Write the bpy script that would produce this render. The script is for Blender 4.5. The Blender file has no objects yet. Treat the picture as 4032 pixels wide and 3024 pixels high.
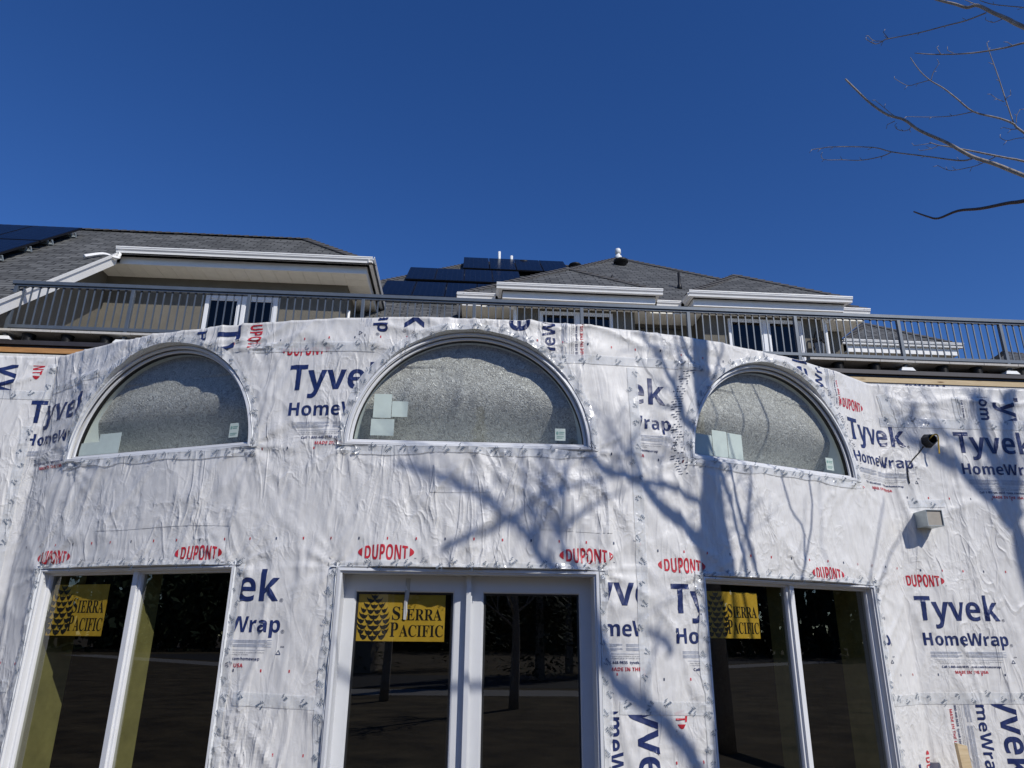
import bpy, bmesh, math, random
import numpy as np
from mathutils import Vector, Matrix

# ------------------------------------------------------------------ scene set-up
scene = bpy.context.scene
COL = scene.collection
random.seed(7)
rng = np.random.default_rng(11)

# camera (the origin is the photographer's eye, +y looks at the wall, the ground is 1.7 m below)
F_PX, PITCH, ROLL, YAW = 2845.0, 0.3354, -0.0111, 0.0650
_r = Vector((math.cos(YAW), -math.sin(YAW), 0)); _f = Vector((math.sin(YAW), math.cos(YAW), 0)); _z = Vector((0, 0, 1))
_fw = _f * math.cos(PITCH) + _z * math.sin(PITCH)
_up = _z * math.cos(PITCH) - _f * math.sin(PITCH)
_rt = _r * math.cos(ROLL) - _up * math.sin(ROLL)
_u2 = _r * math.sin(ROLL) + _up * math.cos(ROLL)
cam_d = bpy.data.cameras.new('camera'); cam = bpy.data.objects.new('camera', cam_d); COL.objects.link(cam)
cam.matrix_world = Matrix(((_rt.x, _u2.x, -_fw.x, 0), (_rt.y, _u2.y, -_fw.y, 0), (_rt.z, _u2.z, -_fw.z, 0), (0, 0, 0, 1)))
cam_d.sensor_width = 36.0; cam_d.lens = F_PX / 4032 * 36.0
cam_d.clip_start = 0.05; cam_d.clip_end = 3000
scene.camera = cam

# sun and sky
SUN_EL, SUN_AZ = math.radians(38.5), math.radians(36.5)      # azimuth measured from -y towards +x
SUN = Vector((math.sin(SUN_AZ) * math.cos(SUN_EL), -math.cos(SUN_AZ) * math.cos(SUN_EL), math.sin(SUN_EL)))
sun_d = bpy.data.lights.new('sun', 'SUN'); sun = bpy.data.objects.new('sun', sun_d); COL.objects.link(sun)
sun_d.energy = 3.6; sun_d.angle = math.radians(0.53); sun_d.color = (1.0, 0.965, 0.91)
sun.rotation_euler = SUN.to_track_quat('Z', 'Y').to_euler(); sun.location = (20, -30, 40)
world = bpy.data.worlds.new('World'); scene.world = world; world.use_nodes = True
wn = world.node_tree
sky = wn.nodes.new('ShaderNodeTexSky'); sky.sky_type = 'NISHITA'; sky.sun_disc = False
sky.sun_elevation = SUN_EL; sky.sun_rotation = math.atan2(SUN.x, SUN.y)
sky.altitude = 1800; sky.air_density = 1.0; sky.dust_density = 0.0; sky.ozone_density = 3.0
hs = wn.nodes.new('ShaderNodeHueSaturation'); hs.inputs['Hue'].default_value = 0.514; hs.inputs['Saturation'].default_value = 1.27; hs.inputs['Value'].default_value = 1.0
wn.links.new(sky.outputs[0], hs.inputs['Color']); wn.links.new(hs.outputs[0], wn.nodes['Background'].inputs[0])
wn.nodes['Background'].inputs[1].default_value = 0.119
scene.view_settings.view_transform = 'Standard'; scene.view_settings.look = 'None'
scene.view_settings.gamma = 1.0; scene.view_settings.exposure = 0.0
scene.render.engine = 'CYCLES'
scene.cycles.max_bounces = 10; scene.cycles.transparent_max_bounces = 16

GROUND = -1.7

# ------------------------------------------------------------------ materials
class NT:
    def __init__(self, name):
        self.m = bpy.data.materials.new(name); self.m.use_nodes = True
        self.t = self.m.node_tree; self.b = self.t.nodes['Principled BSDF']; self.out = self.t.nodes['Material Output']
    def n(self, kind, **kw):
        nd = self.t.nodes.new(kind)
        for k, v in kw.items():
            if k in nd.inputs: nd.inputs[k].default_value = v
            else: setattr(nd, k, v)
        return nd
    def l(self, a, b): self.t.links.new(a, b)
    def pos(self, scale=(1, 1, 1), rot=(0, 0, 0)):
        g = self.n('ShaderNodeNewGeometry'); mp = self.n('ShaderNodeMapping')
        mp.inputs['Scale'].default_value = scale; mp.inputs['Rotation'].default_value = rot
        self.l(g.outputs['Position'], mp.inputs['Vector']); return mp.outputs[0]
    def uv(self, scale=(1, 1, 1)):
        g = self.n('ShaderNodeUVMap'); mp = self.n('ShaderNodeMapping'); mp.inputs['Scale'].default_value = scale
        self.l(g.outputs[0], mp.inputs['Vector']); return mp.outputs[0]
    def noise(self, vec, scale, detail=4, rough=0.55, typ=None, dist=0.0):
        nd = self.n('ShaderNodeTexNoise'); nd.inputs['Scale'].default_value = scale; nd.inputs['Detail'].default_value = detail
        nd.inputs['Roughness'].default_value = rough; nd.inputs['Distortion'].default_value = dist
        if typ: nd.noise_type = typ
        self.l(vec, nd.inputs['Vector']); return nd.outputs['Fac']
    def ramp(self, fac, stops):
        r = self.n('ShaderNodeValToRGB'); e = r.color_ramp.elements
        while len(e) < len(stops): e.new(0.5)
        for q, (p, c) in zip(e, stops):
            q.position = p; q.color = (c[0], c[1], c[2], 1) if hasattr(c, '__len__') else (c, c, c, 1)
        self.l(fac, r.inputs['Fac']); return r.outputs['Color']
    def bump(self, h, strength, dist=0.01, prev=None):
        b = self.n('ShaderNodeBump'); b.inputs['Strength'].default_value = strength; b.inputs['Distance'].default_value = dist
        self.l(h, b.inputs['Height'])
        if prev is not None: self.l(prev, b.inputs['Normal'])
        return b.outputs[0]
    def set(self, **kw):
        for k, v in kw.items():
            i = self.b.inputs[k]
            if hasattr(v, 'links') or hasattr(v, 'is_linked'): self.l(v, i)
            else: i.default_value = (v[0], v[1], v[2], 1) if hasattr(v, '__len__') and len(v) == 3 and i.type == 'RGBA' else v
        return self

MAT = {}
def plain(name, col, rough=0.5, metal=0.0, var=0.12, vscale=6.0, bump=0.0, bscale=60.0):
    k = NT(name); p = k.pos()
    f = k.noise(p, vscale, 5)
    c0 = tuple(max(0, c * (1 - var)) for c in col); c1 = tuple(min(1, c * (1 + var)) for c in col)
    k.set(**{'Base Color': k.ramp(f, [(0.3, c0), (0.7, c1)]), 'Roughness': rough, 'Metallic': metal})
    if bump: k.set(Normal=k.bump(k.noise(p, bscale, 4), bump, 0.004))
    MAT[name] = k.m
    return k.m

def crease(k, vec, scale, width, detail=2, dist=0.8):
    """sharp fold lines: a V along the zero line of a noise, flat elsewhere"""
    n = k.noise(vec, scale, detail, 0.5, None, dist)
    a = k.n('ShaderNodeMath', operation='SUBTRACT'); k.l(n, a.inputs[0]); a.inputs[1].default_value = 0.5
    b = k.n('ShaderNodeMath', operation='ABSOLUTE'); k.l(a.outputs[0], b.inputs[0])
    c = k.n('ShaderNodeMath', operation='DIVIDE'); k.l(b.outputs[0], c.inputs[0]); c.inputs[1].default_value = width
    d = k.n('ShaderNodeMath', operation='SUBTRACT', use_clamp=True); d.inputs[0].default_value = 1.0; k.l(c.outputs[0], d.inputs[1])
    return d.outputs[0]
def times(k, a, b):
    m = k.n('ShaderNodeMath', operation='MULTIPLY'); k.l(a, m.inputs[0]); k.l(b, m.inputs[1]); return m.outputs[0]
def wrap_bump(k, s1=1.0):
    p = k.pos()
    big = k.noise(k.pos((1, 1, 0.40)), 4.2, 3, 0.45, None, 1.2)
    m1 = k.ramp(k.noise(p, 0.9, 2), [(0.40, 0.15), (0.62, 1.0)]); m2 = k.ramp(k.noise(k.pos((1, 1, 1), (0.4, 0.9, 0.2)), 1.4, 2), [(0.45, 0.0), (0.62, 1.0)])
    c1 = times(k, crease(k, k.pos((1.5, 1.5, 0.42)), 3.2, 0.055), m1)
    c2 = times(k, crease(k, k.pos((1.2, 1.2, 0.7), (0.5, 0.6, 0.3)), 6.0, 0.075), m2)
    c3 = times(k, crease(k, p, 13.0, 0.10, 3, 0.5), m2)
    fine = k.noise(p, 30.0, 3, 0.5, None, 0.6)
    n = k.bump(big, 0.62 * s1, 0.032)
    n = k.bump(c1, 0.50 * s1, 0.013, n)
    n = k.bump(c2, 0.42 * s1, 0.008, n)
    n = k.bump(c3, 0.26 * s1, 0.004, n)
    return k.bump(fine, 0.14 * s1, 0.004, n)

k = NT('house_wrap_white'); p = k.pos()
fib = k.noise(k.pos((1, 1, 0.35)), 26, 5, 0.65)
k.set(**{'Base Color': k.ramp(fib, [(0.3, (0.645, 0.633, 0.610)), (0.7, (0.745, 0.733, 0.705))]), 'Roughness': 0.46, 'Specular IOR Level': 0.42, 'Normal': wrap_bump(k)})
MAT['wrap'] = k.m
for nm, col in (('print_blue', (0.014, 0.026, 0.105)), ('print_red', (0.50, 0.022, 0.035)), ('print_grey', (0.40, 0.43, 0.50)), ('print_dark', (0.03, 0.045, 0.10)), ('print_tape', (0.07, 0.11, 0.17))):
    k = NT(nm); f = k.noise(k.pos(), 30, 4, 0.6)
    k.set(**{'Base Color': k.ramp(f, [(0.3, tuple(c * 0.85 for c in col)), (0.75, tuple(min(1, c * 1.3) for c in col))]), 'Roughness': 0.4, 'Normal': wrap_bump(k)})
    MAT[nm] = k.m
k = NT('flashing_tape'); f = k.noise(k.pos(), 12, 4)
k.set(**{'Base Color': k.ramp(f, [(0.3, (0.74, 0.75, 0.745)), (0.7, (0.83, 0.835, 0.825))]), 'Roughness': 0.2, 'Specular IOR Level': 0.6, 'Alpha': 0.66, 'Normal': wrap_bump(k, 1.1)})
MAT['tape'] = k.m
k = NT('flashing_tape_folded'); k.set(**{'Base Color': (0.72, 0.735, 0.74, 1), 'Roughness': 0.3, 'Normal': wrap_bump(k, 1.1)}); MAT['tape_fold'] = k.m
plain('white_vinyl', (0.73, 0.735, 0.74), 0.38, 0, 0.03)
plain('white_door_paint', (0.62, 0.63, 0.64), 0.42, 0, 0.03)
plain('white_metal', (0.84, 0.825, 0.785), 0.35, 0, 0.04)
plain('soffit_white', (0.84, 0.80, 0.69), 0.55, 0, 0.05)
plain('rail_metal', (0.105, 0.125, 0.150), 0.42, 0.25, 0.10, 9.0, 0.15, 200)
plain('flashing_brown', (0.045, 0.040, 0.042), 0.5, 0.2, 0.15)
plain('black_plastic', (0.010, 0.010, 0.011), 0.45, 0, 0.1)
plain('dark_metal', (0.012, 0.012, 0.013), 0.5, 0.3, 0.1)
plain('paver_concrete', (0.52, 0.49, 0.44), 0.85, 0, 0.10, 30, 0.3, 120)
plain('membrane', (0.12, 0.12, 0.12), 0.8, 0, 0.1)
plain('interior_grey', (0.055, 0.048, 0.042), 0.9, 0, 0.3, 3)
plain('interior_wood', (0.20, 0.15, 0.09), 0.8, 0, 0.2, 3)
plain('sheathing_green', (0.32, 0.30, 0.13), 0.75, 0, 0.18, 8, 0.2, 80)
plain('liner_pale', (0.70, 0.74, 0.72), 0.7, 0, 0.05, 8)
plain('foam_white', (0.82, 0.82, 0.80), 0.7, 0, 0.03)
plain('sticker_paper', (0.50, 0.58, 0.535), 0.7, 0, 0.05, 20)
plain('sticker_print', (0.18, 0.34, 0.30), 0.7, 0, 0.05, 20)
plain('masking_tape', (0.42, 0.42, 0.40), 0.6, 0, 0.06, 20)
plain('duct_metal', (0.42, 0.47, 0.48), 0.38, 0.35, 0.08, 20)
plain('duct_inside', (0.36, 0.33, 0.28), 0.6, 0.1, 0.08, 20)
plain('yellow_cable', (0.62, 0.40, 0.055), 0.4, 0, 0.1)
plain('lantern_glass', (0.20, 0.20, 0.19), 0.2, 0, 0.1)
plain('house_paint', (0.30, 0.26, 0.21), 0.8, 0, 0.1)
plain('pipe_white', (0.78, 0.78, 0.76), 0.4, 0, 0.04)

k = NT('sign_yellow'); f = k.noise(k.pos(), 14, 4)
k.set(**{'Base Color': k.ramp(f, [(0.3, (0.80, 0.49, 0.05)), (0.7, (0.92, 0.60, 0.08))]), 'Roughness': 0.5, 'Normal': k.bump(k.noise(k.pos(), 11, 3, .5, None, 1), .4, .01)}); MAT['sign_yellow'] = k.m
plain('sign_black', (0.012, 0.010, 0.012), 0.5, 0, 0.1)

# stucco
k = NT('stucco_olive'); p = k.pos()
f = k.noise(p, 3.0, 6, 0.65); g = k.noise(p, 45, 4, 0.6)
k.set(**{'Base Color': k.ramp(f, [(0.3, (0.128, 0.117, 0.093)), (0.7, (0.162, 0.148, 0.120))]), 'Roughness': 0.9, 'Normal': k.bump(g, 0.7, 0.012)})
MAT['stucco'] = k.m

# asphalt shingles, laid out in metres along the eave (u) and up the slope (v)
k = NT('shingle_grey')
br = k.n('ShaderNodeTexBrick'); br.offset = 0.37; br.squash = 1.0
br.inputs['Scale'].default_value = 1.0; br.inputs['Brick Width'].default_value = 0.30; br.inputs['Row Height'].default_value = 0.145
br.inputs['Mortar Size'].default_value = 0.014; br.inputs['Mortar Smooth'].default_value = 0.2
br.inputs['Color1'].default_value = (0.066, 0.067, 0.065, 1); br.inputs['Color2'].default_value = (0.132, 0.133, 0.128, 1); br.inputs['Mortar'].default_value = (0.010, 0.010, 0.010, 1)
v = k.uv(); k.l(v, br.inputs['Vector'])
nv = k.noise(v, 1.1, 5, 0.6); gr = k.noise(v, 60, 3, 0.7)
mx = k.n('ShaderNodeMixRGB', blend_type='MULTIPLY'); mx.inputs[0].default_value = 1.0
k.l(br.outputs['Color'], mx.inputs[1]); k.l(k.ramp(nv, [(0.3, 0.8), (0.7, 1.2)]), mx.inputs[2])
sx = k.n('ShaderNodeSeparateXYZ'); k.l(v, sx.inputs[0])
md = k.n('ShaderNodeMath', operation='DIVIDE'); k.l(sx.outputs['Y'], md.inputs[0]); md.inputs[1].default_value = 0.145
fr = k.n('ShaderNodeMath', operation='FRACT'); k.l(md.outputs[0], fr.inputs[0])
iv = k.n('ShaderNodeMath', operation='SUBTRACT'); iv.inputs[0].default_value = 1.0; k.l(fr.outputs[0], iv.inputs[1])
k.set(**{'Base Color': mx.outputs[0], 'Roughness': 0.92, 'Normal': k.bump(gr, 0.35, 0.006, k.bump(iv.outputs[0], 0.7, 0.02, k.bump(br.outputs['Fac'], -0.6, 0.012)))})
MAT['shingle'] = k.m
plain('shingle_cap', (0.085, 0.080, 0.076), 0.92, 0, 0.25, 9, 0.4, 90)

# solar panels: dark blue glass with faint cell lines
k = NT('solar_glass'); v = k.uv()
wv = k.n('ShaderNodeTexBrick'); wv.offset = 0.0; wv.inputs['Scale'].default_value = 1.0; wv.inputs['Brick Width'].default_value = 0.155; wv.inputs['Row Height'].default_value = 0.155
wv.inputs['Mortar Size'].default_value = 0.006; wv.inputs['Color1'].default_value = (0.004, 0.006, 0.014, 1); wv.inputs['Color2'].default_value = (0.005, 0.008, 0.019, 1); wv.inputs['Mortar'].default_value = (0.012, 0.016, 0.028, 1)
k.l(v, wv.inputs['Vector'])
k.set(**{'Base Color': wv.outputs['Color'], 'Roughness': 0.25, 'Specular IOR Level': 0.10}); MAT['solar_glass'] = k.m
plain('solar_frame', (0.012, 0.012, 0.014), 0.4, 0.4, 0.1)

# wood
def wood(name, c0, c1, knots):
    k = NT(name); f = k.noise(k.pos((1.2, 14, 14)), 3.0, 6, 0.65, None, 0.5)
    col = k.ramp(f, [(0.3, c0), (0.7, c1)])
    if knots:
        vo = k.n('ShaderNodeTexVoronoi'); k.l(k.pos((2.3, 9, 9)), vo.inputs['Vector']); vo.inputs['Scale'].default_value = 1.0
        m2 = k.n('ShaderNodeMixRGB', blend_type='MIX'); k.l(k.ramp(vo.outputs['Distance'], [(0.10, 1.0), (0.20, 0.0)]), m2.inputs[0])
        k.l(col, m2.inputs[1]); m2.inputs[2].default_value = (0.16, 0.085, 0.035, 1); col = m2.outputs[0]
    k.set(**{'Base Color': col, 'Roughness': 0.75, 'Normal': k.bump(f, 0.3, 0.006)}); MAT[name] = k.m
wood('wood_pale', (0.50, 0.37, 0.20), (0.66, 0.52, 0.32), True)
wood('wood_orange', (0.36, 0.17, 0.055), (0.52, 0.27, 0.10), True)

# bark
k = NT('bark_grey'); f = k.noise(k.pos((1, 1, 0.6)), 38, 5, 0.6)
k.set(**{'Base Color': k.ramp(f, [(0.3, (0.21, 0.175, 0.145)), (0.7, (0.44, 0.395, 0.335))]), 'Roughness': 0.75, 'Normal': k.bump(f, 0.5, 0.006)}); MAT['bark'] = k.m
k = NT('twig_brown'); k.set(**{'Base Color': (0.12, 0.085, 0.07), 'Roughness': 0.7}); MAT['twig'] = k.m
k = NT('needles_green'); f = k.noise(k.pos(), 2.5, 4)
k.set(**{'Base Color': k.ramp(f, [(0.3, (0.018, 0.035, 0.018)), (0.7, (0.04, 0.07, 0.032))]), 'Roughness': 0.8}); MAT['needles'] = k.m
# ground
k = NT('dry_lawn'); f = k.noise(k.pos(), 0.35, 6, 0.6); g = k.noise(k.pos(), 14, 5, 0.7)
mx = k.n('ShaderNodeMixRGB', blend_type='MULTIPLY'); mx.inputs[0].default_value = 1.0
k.l(k.ramp(f, [(0.35, (0.105, 0.078, 0.042)), (0.65, (0.15, 0.118, 0.066))]), mx.inputs[1]); k.l(k.ramp(k.noise(k.pos(), 1.1, 6, 0.7), [(0.34, 0.35), (0.66, 1.35)]), mx.inputs[2])
k.set(**{'Base Color': mx.outputs[0], 'Roughness': 0.95, 'Normal': k.bump(g, 0.8, 0.03)}); MAT['lawn'] = k.m
plain('asphalt', (0.05, 0.05, 0.052), 0.9, 0, 0.15, 4, 0.3, 60)
plain('concrete_walk', (0.36, 0.35, 0.33), 0.9, 0, 0.08, 3, 0.2, 60)

# clear glass: a tinted see-through sheet with a mirror-like surface
def glass(name, tint, refl, rough=0.0):
    k = NT(name)
    tr = k.n('ShaderNodeBsdfTransparent'); tr.inputs[0].default_value = (*tint, 1)
    gl = k.n('ShaderNodeBsdfGlossy'); gl.inputs['Roughness'].default_value = rough; gl.inputs[0].default_value = (1, 1, 1, 1)
    lw = k.n('ShaderNodeLayerWeight'); lw.inputs['Blend'].default_value = 0.5
    pw = k.n('ShaderNodeMath', operation='POWER'); k.l(lw.outputs['Facing'], pw.inputs[0]); pw.inputs[1].default_value = 5.0
    f0 = 2 * ((refl - 1) / (refl + 1)) ** 2
    fr = k.n('ShaderNodeMath', operation='MULTIPLY_ADD'); k.l(pw.outputs[0], fr.inputs[0]); fr.inputs[1].default_value = 1 - f0; fr.inputs[2].default_value = f0
    mx = k.n('ShaderNodeMixShader'); k.l(fr.outputs[0], mx.inputs[0]); k.l(tr.outputs[0], mx.inputs[1]); k.l(gl.outputs[0], mx.inputs[2])
    k.l(mx.outputs[0], k.out.inputs['Surface']); MAT[name] = k.m
glass('clear_glass', (0.64, 0.65, 0.57), 1.54)
glass('arch_glass', (0.88, 0.91, 0.89), 1.28)
glass('house_glass', (0.10, 0.11, 0.12), 1.27)
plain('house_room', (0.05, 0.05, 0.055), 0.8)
# textured privacy sheet behind the arched panes: a glossy surface full of small curls
k = NT('rain_textured_sheet'); p = k.pos()
wob = k.n('ShaderNodeTexNoise'); wob.inputs['Scale'].default_value = 16; wob.inputs['Detail'].default_value = 2; k.l(p, wob.inputs['Vector'])
mxv = k.n('ShaderNodeVectorMath', operation='SCALE'); k.l(wob.outputs['Color'], mxv.inputs[0]); mxv.inputs['Scale'].default_value = 0.16
ad = k.n('ShaderNodeVectorMath', operation='ADD'); k.l(p, ad.inputs[0]); k.l(mxv.outputs[0], ad.inputs[1])
curl = k.noise(ad.outputs[0], 28, 1, 0.4, None, 2.4)
nrm = k.bump(curl, 0.62, 0.017)
rmp = k.ramp(curl, [(0.34, (0.33, 0.305, 0.28)), (0.62, (0.64, 0.61, 0.575))])
k.set(**{'Base Color': rmp, 'Roughness': 0.30, 'Specular IOR Level': 0.5, 'IOR': 1.45, 'Normal': nrm})
MAT['rain'] = k.m

# ------------------------------------------------------------------ object helpers
def link(name, me, parent=None, mats=()):
    o = bpy.data.objects.new(name, me); COL.objects.link(o)
    for m in mats: me.materials.append(MAT[m] if isinstance(m, str) else m)
    if parent is not None: o.parent = parent
    return o
def tag(o, label=None, cat=None, group=None, kind=None):
    if label: o['label'] = label
    if cat: o['category'] = cat
    if group: o['group'] = group
    if kind: o['kind'] = kind
    return o
BASES = []          # (empty, base point): the empties move to their base once everything is built
def wloc(o):
    v = Vector((0, 0, 0))
    while o is not None: v = v + o.location; o = o.parent
    return v
def thing(name, label, cat, loc=(0, 0, 0), group=None):
    o = bpy.data.objects.new(name, None); o.empty_display_size = 0.2; COL.objects.link(o)
    BASES.append((o, Vector(loc)))
    return tag(o, label, cat, group)
ORD = ['first', 'second', 'third', 'fourth', 'fifth', 'sixth', 'seventh', 'eighth', 'ninth', 'tenth', 'eleventh', 'twelfth', 'thirteenth', 'fourteenth', 'fifteenth']

class MB:
    """collects faces in world coordinates; build() links them as ONE mesh object"""
    def __init__(self): self.v = []; self.f = []; self.m = []; self.uv = {}
    def quad(self, *pts, mat=0, uv=None):
        i = len(self.v); self.v += [tuple(p) for p in pts]; self.f.append(tuple(range(i, i + len(pts)))); self.m.append(mat)
        if uv: self.uv[len(self.f) - 1] = uv
        return self
    def hexa(self, c, mat=0):
        i = len(self.v); self.v += [tuple(p) for p in c]
        for q in ((0, 3, 2, 1), (4, 5, 6, 7), (0, 1, 5, 4), (1, 2, 6, 5), (2, 3, 7, 6), (3, 0, 4, 7)):
            self.f.append(tuple(i + a for a in q)); self.m.append(mat)
        return self
    def box(self, x0, x1, y0, y1, z0, z1, mat=0):
        return self.hexa([(x0, y0, z0), (x1, y0, z0), (x1, y1, z0), (x0, y1, z0), (x0, y0, z1), (x1, y0, z1), (x1, y1, z1), (x0, y1, z1)], mat)
    def bar(self, a, b, w, h=None, up=(0, 0, 1), mat=0):
        a = Vector(a); b = Vector(b); d = (b - a).normalized(); s = d.cross(Vector(up))
        if s.length < 1e-4: s = d.cross(Vector((0, 1, 0)))
        s.normalize(); u = s.cross(d); h = w if h is None else h
        c = [p + s * (w / 2 * i) + u * (h / 2 * j) for p in (a, b) for i, j in ((-1, -1), (1, -1), (1, 1), (-1, 1))]
        return self.hexa([tuple(q) for q in c], mat)
    def prism(self, poly, axis, a0, a1, mat=0):
        """extrude a polygon given in the two other axes along axis (0=x,1=y,2=z)"""
        def mk(p, a):
            q = [0, 0, 0]; o = [i for i in range(3) if i != axis]; q[o[0]], q[o[1]] = p; q[axis] = a; return tuple(q)
        n = len(poly); i = len(self.v)
        self.v += [mk(p, a0) for p in poly] + [mk(p, a1) for p in poly]
        self.f.append(tuple(range(i, i + n))); self.f.append(tuple(range(i + 2 * n - 1, i + n - 1, -1))); self.m += [mat, mat]
        for q in range(n):
            r = (q + 1) % n; self.f.append((i + r, i + q, i + n + q, i + n + r)); self.m.append(mat)
        return self
    def slab(self, pts, th, udir, mat=0, side=None):
        """roof face: polygon with thickness downwards and uv in metres (u along udir, v up the slope)"""
        P = [Vector(p) for p in pts]; nrm = (P[1] - P[0]).cross(P[2] - P[0]).normalized()
        if nrm.z < 0: P.reverse(); nrm = -nrm
        u = Vector(udir).normalized(); vv = nrm.cross(u)
        if vv.z < 0: vv = -vv
        n = len(P); self.quad(*P, mat=mat, uv=[((p).dot(u), (p).dot(vv)) for p in P])
        Q = [p - nrm * th for p in P]; self.quad(*reversed(Q), mat=mat if side is None else side)
        for i in range(n):
            j = (i + 1) % n; self.quad(P[j], P[i], Q[i], Q[j], mat=mat if side is None else side)
        return self
    def tube(self, pts, rad, seg=8, mat=0, smooth_n=0):
        P = [Vector(p) for p in pts]; rad = list(rad) if hasattr(rad, '__len__') else [rad] * len(P)
        if smooth_n and len(P) > 2:
            Q, R = [], []
            for i in range(len(P) - 1):
                p0, p1, p2, p3 = P[max(0, i - 1)], P[i], P[i + 1], P[min(len(P) - 1, i + 2)]
                for k_ in range(smooth_n):
                    t = k_ / smooth_n
                    Q.append(0.5 * ((2 * p1) + (p2 - p0) * t + (2 * p0 - 5 * p1 + 4 * p2 - p3) * t * t + (3 * p1 - p0 - 3 * p2 + p3) * t ** 3)); R.append(rad[i] * (1 - t) + rad[i + 1] * t)
            Q.append(P[-1]); R.append(rad[-1]); P, rad = Q, R
        base = len(self.v); ref = Vector((0.3, 0.2, 0.93)).normalized()
        for i, p in enumerate(P):
            d = (P[min(i + 1, len(P) - 1)] - P[max(i - 1, 0)]).normalized()
            s = d.cross(ref)
            if s.length < 0.05: s = d.cross(Vector((1, 0, 0)))
            s.normalize(); u = s.cross(d)
            for q in range(seg):
                a = 2 * math.pi * q / seg; self.v.append(tuple(p + (s * math.cos(a) + u * math.sin(a)) * rad[i]))
        for i in range(len(P) - 1):
            for q in range(seg):
                r = (q + 1) % seg; b0 = base + i * seg; b1 = b0 + seg
                self.f.append((b0 + q, b0 + r, b1 + r, b1 + q)); self.m.append(mat)
        self.f.append(tuple(base + q for q in reversed(range(seg)))); self.m.append(mat)
        e = base + (len(P) - 1) * seg; self.f.append(tuple(e + q for q in range(seg))); self.m.append(mat)
        return self
    def lathe(self, c, prof, seg=16, mat=0):
        base = len(self.v); n = len(prof)
        for r, z in prof:
            for q in range(seg):
                a = 2 * math.pi * q / seg; self.v.append((c[0] + r * math.cos(a), c[1] + r * math.sin(a), c[2] + z))
        for i in range(n - 1):
            for q in range(seg):
                r = (q + 1) % seg; b0 = base + i * seg; b1 = b0 + seg; self.f.append((b0 + q, b0 + r, b1 + r, b1 + q)); self.m.append(mat)
        self.f.append(tuple(base + q for q in reversed(range(seg)))); self.m.append(mat)
        e = base + (n - 1) * seg; self.f.append(tuple(e + q for q in range(seg))); self.m.append(mat)
        return self
    def build(self, name, mats, parent=None, smooth=False, bevel=0.0):
        me = bpy.data.meshes.new(name)
        off = wloc(parent)
        me.from_pydata([(x - off.x, y - off.y, z - off.z) for x, y, z in self.v], [], self.f)
        me.polygons.foreach_set('material_index', self.m)
        if self.uv:
            ul = me.uv_layers.new(name='UVMap')
            for fi, uvs in self.uv.items():
                for li, q in zip(me.polygons[fi].loop_indices, uvs): ul.data[li].uv = q
        if smooth: me.polygons.foreach_set('use_smooth', [True] * len(me.polygons))
        me.validate(); me.update()
        o = link(name, me, parent, (mats,) if isinstance(mats, str) else mats)
        if bevel:
            b = o.modifiers.new('bevel', 'BEVEL'); b.width = bevel; b.segments = 2; b.limit_method = 'ANGLE'
        return o

# ------------------------------------------------------------------ the bowed wall: s runs along the wall, z is height
AXX, AXY, RAD, YF, SJ = 0.1008, 11.9009, 6.6759, 6.4208, 4.058
Z_TOP = 2.357; Z_BOT = GROUND - 0.05
def W(s, z, off=0.0):
    """point on the wall surface (numpy arrays welcome); off moves it outwards"""
    s = np.asarray(s, float); z = np.asarray(z, float); off = np.broadcast_to(np.asarray(off, float), s.shape)
    sc = np.clip(s, -SJ, SJ); a = sc / RAD
    x = AXX + (RAD + off) * np.sin(a); y = AXY - (RAD + off) * np.cos(a)
    d = s - sc
    fl = np.abs(s) > SJ
    x = np.where(fl, AXX + RAD * np.sin(a) + d, x); y = np.where(fl, AXY - RAD * np.cos(a) - off, y)
    return np.stack([x, y, z], -1)
def Wv(s, z, off=0.0): return Vector([float(c) for c in W(s, z, off)])

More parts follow.
